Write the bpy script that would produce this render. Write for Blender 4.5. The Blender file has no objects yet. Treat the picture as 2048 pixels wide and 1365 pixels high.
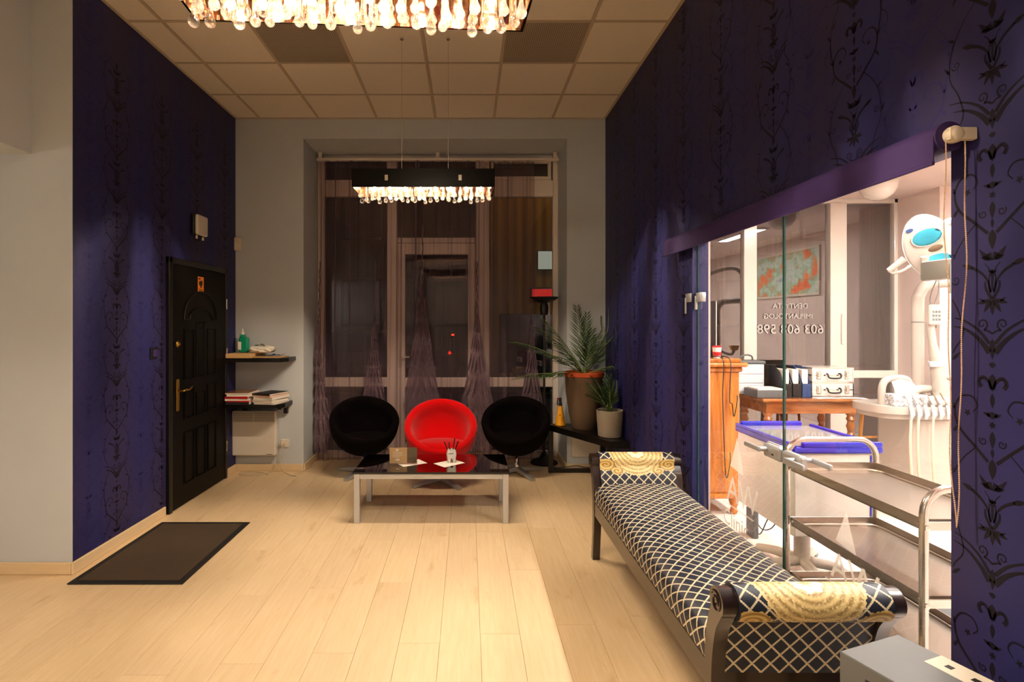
import bpy, bmesh, math, random
from math import sin, cos, pi, radians, sqrt, atan2
from mathutils import Vector, Matrix

random.seed(7)
SC = bpy.context.scene
COL = SC.collection

# ------------------------------------------------------------------ camera, world, exposure
cam_data = bpy.data.cameras.new('camera')
cam = bpy.data.objects.new('camera', cam_data)
COL.objects.link(cam)
cam.location = (0, 0, 1.51)
cam.rotation_euler = (pi / 2, 0, 0)
cam_data.sensor_width = 36.0
cam_data.lens = 18.95
cam_data.shift_x = 0.043
cam_data.shift_y = -0.0168
cam_data.clip_start = 0.02
cam_data.clip_end = 200
SC.camera = cam

world = bpy.data.worlds.new('night')
SC.world = world
world.use_nodes = True
wn = world.node_tree.nodes
wn['Background'].inputs[0].default_value = (0.020, 0.024, 0.036, 1)
wn['Background'].inputs[1].default_value = 0.35

SC.view_settings.view_transform = 'Standard'
SC.view_settings.look = 'None'
SC.view_settings.gamma = 1.0
SC.view_settings.use_curve_mapping = False
SC.view_settings.exposure = 1.06
SC.cycles.sample_clamp_indirect = 4.0
SC.cycles.caustics_reflective = False
SC.cycles.caustics_refractive = False
SC.cycles.max_bounces = 10
SC.cycles.transparent_max_bounces = 24
SC.cycles.transmission_bounces = 6
SC.cycles.use_denoising = True

BULB = 2500.0          # chandelier halogen capsules
PANEL = 88.0           # ceiling light panels of the surgery
FILL_GLOBE = 46.0  # unseen globe added as ambient fill
FILL_PANEL = 40.0       # unseen panels added to lift the general brightness
STREET = 14.0

# ------------------------------------------------------------------ colour and materials
def lin(h):
    h = h.lstrip('#')
    r = []
    for i in (0, 2, 4):
        c = int(h[i:i + 2], 16) / 255
        r.append(c / 12.92 if c <= 0.04045 else ((c + 0.055) / 1.055) ** 2.4)
    return (*r, 1)

def sc(c, k):
    return (min(1, c[0] * k), min(1, c[1] * k), min(1, c[2] * k), 1)

def nodes(name):
    m = bpy.data.materials.new(name)
    m.use_nodes = True
    nt = m.node_tree
    return m, nt, nt.nodes['Principled BSDF'], nt.nodes['Material Output']

def N(nt, t, **kw):
    n = nt.nodes.new(t)
    for k, v in kw.items():
        setattr(n, k, v)
    return n

def mixc(nt, fac, a, b):
    n = N(nt, 'ShaderNodeMix', data_type='RGBA')
    for sock, v in ((n.inputs[0], fac), (n.inputs[6], a), (n.inputs[7], b)):
        if hasattr(v, 'is_linked'):
            nt.links.new(v, sock)
        else:
            sock.default_value = v
    return n.outputs[2]

def mth(nt, op, a, b=None, c=None):
    n = N(nt, 'ShaderNodeMath', operation=op)
    for sock, v in zip(n.inputs, (a, b, c)):
        if v is None:
            continue
        if hasattr(v, 'is_linked'):
            nt.links.new(v, sock)
        else:
            sock.default_value = v
    return n.outputs[0]

def ramp(nt, fac, stops):
    n = N(nt, 'ShaderNodeValToRGB')
    el = n.color_ramp.elements
    while len(el) < len(stops):
        el.new(0.5)
    for e, (p, c) in zip(el, stops):
        e.position = p
        e.color = c
    nt.links.new(fac, n.inputs[0])
    return n.outputs[0]

def coords(nt, kind='Object', scale=(1, 1, 1)):
    tc = N(nt, 'ShaderNodeTexCoord')
    mp = N(nt, 'ShaderNodeMapping')
    mp.inputs['Scale'].default_value = scale
    nt.links.new(tc.outputs[kind], mp.inputs[0])
    return mp.outputs[0]

def noise(nt, vec, scale=5, detail=4, rough=0.55):
    n = N(nt, 'ShaderNodeTexNoise')
    n.inputs['Scale'].default_value = scale
    n.inputs['Detail'].default_value = detail
    n.inputs['Roughness'].default_value = rough
    nt.links.new(vec, n.inputs['Vector'])
    return n.outputs['Fac']

def bumpit(nt, bsdf, h, strength=0.1, dist=0.01):
    b = N(nt, 'ShaderNodeBump')
    b.inputs['Strength'].default_value = strength
    b.inputs['Distance'].default_value = dist
    nt.links.new(h, b.inputs['Height'])
    nt.links.new(b.outputs[0], bsdf.inputs['Normal'])

def pm(name, col, rough=0.5, metal=0.0, var=0.10, scale=12, bump=0.0, stretch=(1, 1, 1), coat=0, sheen=0, spec=0.5, emit=None, es=0):
    m, nt, b, out = nodes(name)
    c = lin(col) if isinstance(col, str) else col
    v = coords(nt, 'Object', stretch)
    f = noise(nt, v, scale)
    nt.links.new(mixc(nt, f, sc(c, 1 - var), sc(c, 1 + var)), b.inputs['Base Color'])
    b.inputs['Roughness'].default_value = rough
    b.inputs['Metallic'].default_value = metal
    b.inputs['Specular IOR Level'].default_value = spec
    if coat:
        b.inputs['Coat Weight'].default_value = coat
        b.inputs['Coat Roughness'].default_value = 0.05
    if sheen:
        b.inputs['Sheen Weight'].default_value = sheen
    if bump:
        bumpit(nt, b, noise(nt, v, scale * 6, 3), bump)
    if emit:
        b.inputs['Emission Color'].default_value = lin(emit)
        b.inputs['Emission Strength'].default_value = es
    return m

def thin_glass(name, tint=(1, 1, 1, 1), ior=1.5, rough=0.0, gain=1.0):
    m, nt, b, out = nodes(name)
    nt.nodes.remove(b)
    t = N(nt, 'ShaderNodeBsdfTransparent')
    t.inputs[0].default_value = tint
    g = N(nt, 'ShaderNodeBsdfGlossy')
    g.inputs['Roughness'].default_value = rough
    fr = N(nt, 'ShaderNodeFresnel')
    fr.inputs[0].default_value = ior
    geo = N(nt, 'ShaderNodeNewGeometry')
    # both faces of the sheet answer alike
    ior_n = mth(nt, 'ADD', mth(nt, 'MULTIPLY', geo.outputs['Backfacing'], 1.0 / ior - ior), ior)
    nt.links.new(ior_n, fr.inputs[0])
    f = mth(nt, 'MULTIPLY', fr.outputs[0], gain)
    f = mth(nt, 'MINIMUM', f, 1.0)
    mx = N(nt, 'ShaderNodeMixShader')
    nt.links.new(f, mx.inputs[0])
    nt.links.new(t.outputs[0], mx.inputs[1])
    nt.links.new(g.outputs[0], mx.inputs[2])
    nt.links.new(mx.outputs[0], out.inputs[0])
    return m

def emitter(name, col, strength):
    m, nt, b, out = nodes(name)
    nt.nodes.remove(b)
    e = N(nt, 'ShaderNodeEmission')
    e.inputs[0].default_value = lin(col)
    e.inputs[1].default_value = strength
    nt.links.new(e.outputs[0], out.inputs[0])
    return m

M = {}
M['white_paint'] = pm('white_paint', '#d9d4cc', 0.55, var=0.04, scale=4)
M['grey_paint'] = pm('grey_paint', '#c0c5ca', 0.8, var=0.05, scale=2.5, bump=0.05)
M['surgery_paint'] = pm('surgery_paint', '#dccac2', 0.7, var=0.04, scale=3)
M['tile'] = pm('tile', '#e8dcca', 0.9, var=0.04, scale=30, bump=0.12)
M['tile_bar'] = pm('tile_bar', '#c0ae95', 0.6, var=0.04)
M['pvc'] = pm('pvc', '#e6dad0', 0.35, var=0.04, scale=5)
M['skirting'] = pm('skirting', '#d9bf97', 0.45, var=0.10, scale=8, stretch=(1, 1, 8))
M['black_wood'] = pm('black_wood', '#0c0a09', 0.35, var=0.2, scale=18)
M['door_black'] = pm('door_black', '#080504', 0.5, spec=0.14, var=0.25, scale=10, stretch=(1, 1, .15))
M['brass'] = pm('brass', '#b08a3c', 0.28, 0.9, var=0.12)
M['steel'] = pm('steel', '#c9c4bd', 0.24, 1.0, var=0.06, scale=6, stretch=(1, 1, 14))
M['tray_steel'] = pm('tray_steel', '#b9aea2', 0.30, 1.0, var=0.06, scale=40, stretch=(12, 1, 1))
M['vinyl'] = pm('vinyl', '#b4b1aa', 0.6, var=0.04)
M['alu'] = pm('alu', '#bcbdbf', 0.42, 0.75, var=0.05)
M['chrome'] = pm('chrome', '#d8d4ce', 0.12, 1.0, var=0.03)
M['white_plastic'] = pm('white_plastic', '#dbd2c5', 0.35, var=0.03)
M['white_enamel'] = pm('white_enamel', '#d9d1c6', 0.22, var=0.03, coat=0.4)
M['blue_plastic'] = pm('blue_plastic', '#1c22b0', 0.25, var=0.08, coat=0.5)
M['black_plastic'] = pm('black_plastic', '#0f0e0e', 0.4, var=0.2)
M['dark_grey'] = pm('dark_grey', '#5a5c5c', 0.45, var=0.1)
M['red_fabric'] = pm('red_fabric', '#d00206', 0.95, spec=0.1, var=0.10, scale=60, bump=0.25, sheen=0.15)
M['black_fabric'] = pm('black_fabric', '#050203', 0.95, spec=0.08, var=0.25, scale=60, bump=0.25)
M['bench_wood'] = pm('bench_wood', '#1c0e09', 0.28, var=0.35, scale=14, stretch=(1, 1, .3), coat=0.5)
M['terracotta'] = pm('terracotta', '#b8481a', 0.7, var=0.12)
M['wicker'] = pm('wicker', '#5b4630', 0.85, var=0.2, scale=50, stretch=(1, 1, 3), bump=0.3)
M['stone_pot'] = pm('stone_pot', '#968a7a', 0.8, var=0.07, scale=20)
M['soil'] = pm('soil', '#1d140e', 0.95, var=0.4, scale=80, bump=0.6)
M['leaf'] = pm('leaf', '#2a421a', 0.5, var=0.35, scale=9)
M['leaf_dark'] = pm('leaf_dark', '#223a18', 0.5, var=0.35, scale=9)
M['stem'] = pm('stem', '#5a6a2c', 0.6, var=0.2)
M['yellow'] = pm('yellow', '#dd9608', 0.35, var=0.06)
M['red_plastic'] = pm('red_plastic', '#b3151b', 0.4, var=0.06)
M['green_plastic'] = pm('green_plastic', '#0e8f6c', 0.3, var=0.06)
M['paper'] = pm('paper', '#e9e1d4', 0.8, var=0.03)
M['kraft'] = pm('kraft', '#c39c68', 0.8, var=0.08)
M['ink'] = pm('ink', '#191517', 0.6, var=0.1)
M['orange_print'] = pm('orange_print', '#e07a10', 0.5, var=0.05)
M['cord_white'] = pm('cord_white', '#cdbba0', 0.6, var=0.05)
M['bead'] = pm('bead', '#c9a787', 0.4, var=0.05)
M['cream'] = pm('cream', '#d8c8b0', 0.4, var=0.04)
M['navy'] = pm('navy', '#0b0d22', 0.6, var=0.1)
M['blind_fabric'] = pm('blind_fabric', '#2c1650', 0.75, var=0.08, scale=90)
M['blue_folder'] = pm('blue_folder', '#27406f', 0.6, var=0.1)
M['teal_glass'] = pm('teal_glass', '#3f9fbc', 0.04, 1.0, var=0.5, scale=9)
M['unit_enamel'] = pm('unit_enamel', '#a89f95', 0.25, var=0.03, coat=0.3)
M['mat_edge'] = pm('mat_edge', '#100d0a', 0.7, var=0.2)
M['grey_rubber'] = pm('grey_rubber', '#4f5152', 0.8, var=0.15)
M['surgery_floor'] = pm('surgery_floor', '#e2d9d0', 0.3, var=0.04, scale=3)
M['asphalt'] = pm('asphalt', '#2a2825', 0.9, var=0.3, scale=30)
M['grass_ground'] = pm('grass_ground', '#3a3c1a', 0.95, var=0.4, scale=10)
M['facade'] = pm('facade', '#3a3226', 0.9, var=0.12, scale=2)
M['dark_pane'] = pm('dark_pane', '#14110d', 0.15, var=0.2)
M['car_paint'] = pm('car_paint', '#14161c', 0.25, var=0.1, coat=0.6)
M['clear'] = pm('clear', '#c8ccd0', 0.2, var=0.06)
M['tray_glass'] = pm('tray_glass', '#8c8a86', 0.06, var=0.06, coat=0.6)
M['mirror_steel'] = pm('mirror_steel', '#c9a88c', 0.05, 1.0, var=0.03)
M['shade_black'] = pm('shade_black', '#060403', 0.22, var=0.2, spec=0.12)

M['pane'] = thin_glass('pane', ior=1.5, gain=2.2)
M['surgery_pane'] = thin_glass('surgery_pane', ior=1.5, gain=7.5)
M['door_glass'] = thin_glass('door_glass', (0.97, 0.985, 0.975, 1), ior=1.45, gain=1.3)
M['glass_edge'] = pm('glass_edge', '#1d4a44', 0.1, var=0.2)
M['table_glass'] = thin_glass('table_glass', (0.16, 0.13, 0.10, 1), ior=1.55, gain=2.0)
M['acrylic'] = thin_glass('acrylic', (0.95, 0.95, 0.95, 1), ior=1.4)

# frosted vinyl on glass
def frosted():
    m, nt, b, out = nodes('frosted')
    nt.nodes.remove(b)
    t = N(nt, 'ShaderNodeBsdfTransparent')
    d = N(nt, 'ShaderNodeBsdfDiffuse')
    d.inputs[0].default_value = lin('#d6cfc4')
    tr = N(nt, 'ShaderNodeBsdfTranslucent')
    tr.inputs[0].default_value = lin('#d6cfc4')
    a = N(nt, 'ShaderNodeMixShader'); c = N(nt, 'ShaderNodeMixShader')
    nt.links.new(d.outputs[0], a.inputs[1]); nt.links.new(tr.outputs[0], a.inputs[2])
    v = coords(nt, 'Object')
    f = mth(nt, 'MULTIPLY_ADD', noise(nt, v, 60), 0.1, 0.55)
    nt.links.new(f, c.inputs[0])
    nt.links.new(t.outputs[0], c.inputs[1]); nt.links.new(a.outputs[0], c.inputs[2])
    nt.links.new(c.outputs[0], out.inputs[0])
    return m
M['frosted'] = frosted()

# crystal drops
def crystal():
    m, nt, b, out = nodes('crystal')
    nt.nodes.remove(b)
    g = N(nt, 'ShaderNodeBsdfGlass'); g.inputs['IOR'].default_value = 1.48; g.inputs['Roughness'].default_value = 0.02
    g.inputs[0].default_value = (1, .97, .92, 1)
    t = N(nt, 'ShaderNodeBsdfTransparent'); t.inputs[0].default_value = (1, .98, .95, 1)
    tr = N(nt, 'ShaderNodeBsdfTranslucent'); tr.inputs[0].default_value = (1, .95, .88, 1)
    a = N(nt, 'ShaderNodeMixShader'); a.inputs[0].default_value = 0.45
    nt.links.new(g.outputs[0], a.inputs[1]); nt.links.new(t.outputs[0], a.inputs[2])
    c = N(nt, 'ShaderNodeMixShader')
    v = coords(nt, 'Object')
    nt.links.new(mth(nt, 'MULTIPLY_ADD', noise(nt, v, 40), 0.04, 0.02), c.inputs[0])
    nt.links.new(a.outputs[0], c.inputs[1]); nt.links.new(tr.outputs[0], c.inputs[2])
    nt.links.new(c.outputs[0], out.inputs[0])
    return m
M['crystal'] = crystal()

# sheer curtain
def sheer(name, base):
    m, nt, b, out = nodes(name)
    nt.nodes.remove(b)
    t = N(nt, 'ShaderNodeBsdfTransparent'); t.inputs[0].default_value = (0.86, 0.8, 0.8, 1)
    d = N(nt, 'ShaderNodeBsdfDiffuse'); tr = N(nt, 'ShaderNodeBsdfTranslucent')
    v = coords(nt, 'Object', (8, 8, 1))
    f = noise(nt, v, 2, 2)
    col = mixc(nt, f, lin('#6c5862'), lin('#a88d9c'))
    nt.links.new(col, d.inputs[0]); nt.links.new(col, tr.inputs[0])
    a = N(nt, 'ShaderNodeMixShader'); a.inputs[0].default_value = 0.35
    nt.links.new(d.outputs[0], a.inputs[1]); nt.links.new(tr.outputs[0], a.inputs[2])
    lw = N(nt, 'ShaderNodeLayerWeight'); lw.inputs[0].default_value = 0.35
    fac = mth(nt, 'MULTIPLY_ADD', lw.outputs['Facing'], 0.8, base)
    fac = mth(nt, 'MINIMUM', fac, 0.97)
    c = N(nt, 'ShaderNodeMixShader')
    nt.links.new(fac, c.inputs[0])
    nt.links.new(t.outputs[0], c.inputs[1]); nt.links.new(a.outputs[0], c.inputs[2])
    nt.links.new(c.outputs[0], out.inputs[0])
    return m
M['sheer'] = sheer('sheer', 0.13)
M['sheer_dense'] = sheer('sheer_dense', 0.42)

# light oak laminate, one board at a time
def laminate():
    m, nt, b, out = nodes('laminate')
    oi = N(nt, 'ShaderNodeObjectInfo')
    tc = N(nt, 'ShaderNodeTexCoord')
    off = N(nt, 'ShaderNodeVectorMath', operation='SCALE')
    comb = N(nt, 'ShaderNodeCombineXYZ')
    nt.links.new(oi.outputs['Random'], comb.inputs[0]); nt.links.new(oi.outputs['Random'], comb.inputs[1])
    nt.links.new(comb.outputs[0], off.inputs[0]); off.inputs['Scale'].default_value = 57.0
    add = N(nt, 'ShaderNodeVectorMath', operation='ADD')
    nt.links.new(tc.outputs['Object'], add.inputs[0]); nt.links.new(off.outputs[0], add.inputs[1])
    mp = N(nt, 'ShaderNodeMapping'); mp.inputs['Scale'].default_value = (14, 1.1, 1)
    nt.links.new(add.outputs[0], mp.inputs[0])
    mp2 = N(nt, 'ShaderNodeMapping'); mp2.inputs['Scale'].default_value = (5, 1.6, 1)
    nt.links.new(add.outputs[0], mp2.inputs[0])
    g = noise(nt, mp.outputs[0], 3.2, 6, 0.6)
    blot = noise(nt, mp2.outputs[0], 1.6, 5, 0.62)
    c1 = ramp(nt, g, [(0.25, lin('#d6b88d')), (0.75, lin('#e2c8a2'))])
    f = ramp(nt, blot, [(0.60, (0, 0, 0, 1)), (0.74, (1, 1, 1, 1))])
    c2 = mixc(nt, mth(nt, 'MULTIPLY', f, 0.55), c1, lin('#b78d58'))
    bright = mth(nt, 'MULTIPLY_ADD', oi.outputs['Random'], 0.07, 0.965)
    vm = N(nt, 'ShaderNodeVectorMath', operation='SCALE')
    nt.links.new(c2, vm.inputs[0]); nt.links.new(bright, vm.inputs['Scale'])
    nt.links.new(vm.outputs[0], b.inputs['Base Color'])
    b.inputs['Roughness'].default_value = 0.42
    bumpit(nt, b, g, 0.05, 0.004)
    return m
M['laminate'] = laminate()

# wallpaper ground: soft vertical blue and violet bands
def wallpaper():
    m, nt, b, out = nodes('wallpaper')
    tc = N(nt, 'ShaderNodeTexCoord')
    sep = N(nt, 'ShaderNodeSeparateXYZ')
    nt.links.new(tc.outputs['Object'], sep.inputs[0])
    s = mth(nt, 'SINE', mth(nt, 'MULTIPLY_ADD', sep.outputs['Y'], 2 * pi / 0.52, 0.9))
    f = mth(nt, 'MULTIPLY_ADD', s, 0.5, 0.5)
    c = mixc(nt, f, lin('#1c1d5a'), lin('#251d49'))
    v = coords(nt, 'Object')
    c = mixc(nt, mth(nt, 'MULTIPLY', noise(nt, v, 25, 5), 0.35), c, lin('#171842'))
    nt.links.new(c, b.inputs['Base Color'])
    b.inputs['Roughness'].default_value = 0.55
    bumpit(nt, b, noise(nt, v, 300, 2), 0.08, 0.002)
    return m
M['wallpaper'] = wallpaper()
M['flock'] = pm('flock', '#0d0917', 0.55, var=0.2, spec=0.28)
M['flock_faint'] = pm('flock_faint', '#1d1b56', 0.6, var=0.08, spec=0.45)

# navy cloth with gold chain lattice; centre >= 0 adds the round medallion
def brocade(name, medallion):
    m, nt, b, out = nodes(name)
    uv = N(nt, 'ShaderNodeTexCoord')
    sep = N(nt, 'ShaderNodeSeparateXYZ')
    nt.links.new(uv.outputs['UV'], sep.inputs[0])
    x, y = sep.outputs['X'], sep.outputs['Y']
    P = 0.060
    def tri(s):     # distance to nearest lattice line, in periods
        return mth(nt, 'ABSOLUTE', mth(nt, 'SUBTRACT', mth(nt, 'FRACT', s), 0.5))
    p = mth(nt, 'DIVIDE', mth(nt, 'ADD', x, y), P)
    q = mth(nt, 'DIVIDE', mth(nt, 'SUBTRACT', x, y), P)
    # chain: the line width swells and shrinks along its length
    wp = mth(nt, 'MULTIPLY_ADD', mth(nt, 'SINE', mth(nt, 'MULTIPLY', q, 2 * pi * 6)), 0.020, 0.072)
    wq = mth(nt, 'MULTIPLY_ADD', mth(nt, 'SINE', mth(nt, 'MULTIPLY', p, 2 * pi * 6)), 0.020, 0.072)
    la = mth(nt, 'LESS_THAN', tri(p), wp)
    lb = mth(nt, 'LESS_THAN', tri(q), wq)
    line = mth(nt, 'MAXIMUM', la, lb)
    v = N(nt, 'ShaderNodeMapping'); v.inputs['Scale'].default_value = (1, 1, 1)
    nt.links.new(uv.outputs['UV'], v.inputs[0])
    fine = noise(nt, v.outputs[0], 260, 2)
    gold = mixc(nt, fine, lin('#a8946a'), lin('#eee2c4'))
    # little gaps between chain links
    gap = mth(nt, 'GREATER_THAN', mth(nt, 'SINE', mth(nt, 'MULTIPLY', mth(nt, 'ADD', mth(nt, 'MULTIPLY', la, q), mth(nt, 'MULTIPLY', lb, p)), 2 * pi * 12)), 0.86)
    line = mth(nt, 'MULTIPLY', line, mth(nt, 'SUBTRACT', 1.0, mth(nt, 'MULTIPLY', gap, 0.7)))
    navy = mixc(nt, fine, lin('#050a18'), lin('#0c1a30'))
    col = mixc(nt, line, navy, gold)
    if medallion:
        def blob(cx, cy, ax, ay, R, rag):
            dx = mth(nt, 'DIVIDE', mth(nt, 'SUBTRACT', mth(nt, 'ABSOLUTE', x) if cx else x, cx), ax)
            dy = mth(nt, 'DIVIDE', mth(nt, 'SUBTRACT', y, cy), ay)
            r = mth(nt, 'SQRT', mth(nt, 'ADD', mth(nt, 'MULTIPLY', dx, dx), mth(nt, 'MULTIPLY', dy, dy)))
            ang = mth(nt, 'ARCTAN2', dy, dx)
            edge = mth(nt, 'MULTIPLY_ADD', noise(nt, v.outputs[0], 70, 2), rag, R - rag / 2)
            return r, ang, mth(nt, 'LESS_THAN', r, edge)
        r, ang, inside = blob(0, -0.035, 1.05, 1.0, 0.165, 0.02)
        rings = mth(nt, 'MULTIPLY_ADD', mth(nt, 'SINE', mth(nt, 'MULTIPLY', r, 2 * pi / 0.024)), 0.5, 0.5)
        petal = mth(nt, 'MULTIPLY_ADD', mth(nt, 'SINE', mth(nt, 'MULTIPLY', ang, 8)), 0.018, 0.045)
        flower = mth(nt, 'LESS_THAN', mth(nt, 'ABSOLUTE', mth(nt, 'SUBTRACT', r, 0.034)), mth(nt, 'MULTIPLY', petal, 0.3))
        lace = noise(nt, v.outputs[0], 120, 3)
        mc = mixc(nt, mth(nt, 'MULTIPLY', rings, 0.8), lin('#d2ba80'), lin('#7d5f2c'))
        mc = mixc(nt, ramp(nt, lace, [(0.50, (0, 0, 0, 1)), (0.66, (1, 1, 1, 1))]), mc, lin('#e0cb98'))
        mc = mixc(nt, flower, mc, lin('#eadfb8'))
        col = mixc(nt, inside, col, mc)
        for (cx, cy, R) in ((0.20, 0.105, 0.05), (0.20, -0.13, 0.05), (0.13, 0.14, 0.03), (0.13, -0.17, 0.03)):
            r2, a2, in2 = blob(cx, cy, 1.25, 0.8, R, 0.03)
            sw = mth(nt, 'SINE', mth(nt, 'MULTIPLY_ADD', r2, 2 * pi / 0.02, a2))
            c2 = mixc(nt, mth(nt, 'MULTIPLY_ADD', sw, 0.5, 0.5), lin('#8a6a2e'), lin('#cdb06a'))
            col = mixc(nt, in2, col, c2)
    nt.links.new(col, b.inputs['Base Color'])
    b.inputs['Roughness'].default_value = 0.5
    bumpit(nt, b, line, 0.25, 0.002)
    return m
M['brocade'] = brocade('brocade', False)
M['brocade_medallion'] = brocade('brocade_medallion', True)

def wood(name, c1, c2, rough=0.25, stretch=(9, 9, .8), scale=2.4, coat=.4):
    m, nt, b, out = nodes(name)
    v = coords(nt, 'Object', stretch)
    f = noise(nt, v, scale, 6, 0.62)
    nt.links.new(ramp(nt, f, [(0.3, lin(c1)), (0.68, lin(c2))]), b.inputs['Base Color'])
    b.inputs['Roughness'].default_value = rough
    b.inputs['Coat Weight'].default_value = coat
    return m
M['cherry'] = wood('cherry', '#84400a', '#c87a1e')
M['walnut'] = wood('walnut', '#6e3c18', '#a66a34', stretch=(1.2, 8, 8))
M['pine'] = wood('pine', '#b06c28', '#d09a50', 0.5, coat=0)

def mat_pile():
    m, nt, b, out = nodes('mat_pile')
    v = coords(nt, 'Object')
    f = noise(nt, v, 220, 3)
    f2 = noise(nt, v, 3, 3)
    c = mixc(nt, f, lin('#2e2217'), lin('#57432e'))
    c = mixc(nt, mth(nt, 'MULTIPLY', f2, 0.5), c, lin('#2a1f14'))
    nt.links.new(c, b.inputs['Base Color'])
    b.inputs['Roughness'].default_value = 0.95
    bumpit(nt, b, f, 0.6, 0.004)
    return m
M['mat_pile'] = mat_pile()

def perforated():
    m, nt, b, out = nodes('perforated')
    tc = N(nt, 'ShaderNodeTexCoord')
    sep = N(nt, 'ShaderNodeSeparateXYZ')
    nt.links.new(tc.outputs['Object'], sep.inputs[0])
    hx = mth(nt, 'ABSOLUTE', mth(nt, 'SINE', mth(nt, 'MULTIPLY', sep.outputs['X'], pi / 0.014)))
    hy = mth(nt, 'ABSOLUTE', mth(nt, 'SINE', mth(nt, 'MULTIPLY', sep.outputs['Y'], pi / 0.014)))
    hole = mth(nt, 'GREATER_THAN', mth(nt, 'MULTIPLY', hx, hy), 0.52)
    nt.links.new(mixc(nt, hole, lin('#b5a590'), lin('#554a3e')), b.inputs['Base Color'])
    b.inputs['Roughness'].default_value = 0.5
    return m
M['perforated'] = perforated()

def painting_mat():
    m, nt, b, out = nodes('painting')
    v = coords(nt, 'Object', (1, 1.3, 2))
    f = noise(nt, v, 2.2, 5, 0.6)
    c = ramp(nt, f, [(0.30, lin('#7d8f9a')), (0.42, lin('#c9d5cc')), (0.50, lin('#8fb79a')), (0.58, lin('#cf6a34')), (0.7, lin('#b4472a'))])
    nt.links.new(c, b.inputs['Base Color'])
    b.inputs['Roughness'].default_value = 0.6
    return m
M['painting'] = painting_mat()

def stripes_metal():
    m, nt, b, out = nodes('corrugated')
    tc = N(nt, 'ShaderNodeTexCoord'); sep = N(nt, 'ShaderNodeSeparateXYZ')
    nt.links.new(tc.outputs['Object'], sep.inputs[0])
    s = mth(nt, 'MULTIPLY_ADD', mth(nt, 'SINE', mth(nt, 'MULTIPLY', sep.outputs['X'], 2 * pi / 0.28)), 0.5, 0.5)
    nt.links.new(mixc(nt, s, lin('#7a5a28'), lin('#a27c3c')), b.inputs['Base Color'])
    b.inputs['Roughness'].default_value = 0.8
    return m
M['corrugated'] = stripes_metal()

def marbled():
    m, nt, b, out = nodes('marbled')
    f = noise(nt, coords(nt, 'Object'), 45, 4)
    nt.links.new(ramp(nt, f, [(0.42, lin('#e4e2e0')), (0.56, lin('#8d8f96'))]), b.inputs['Base Color'])
    return m
M['marbled'] = marbled()

# ------------------------------------------------------------------ mesh helpers
def frame_of(d):
    d = d.normalized()
    up = Vector((0, 0, 1)) if abs(d.z) < 0.95 else Vector((1, 0, 0))
    a = d.cross(up).normalized()
    return a, a.cross(d).normalized()

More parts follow.
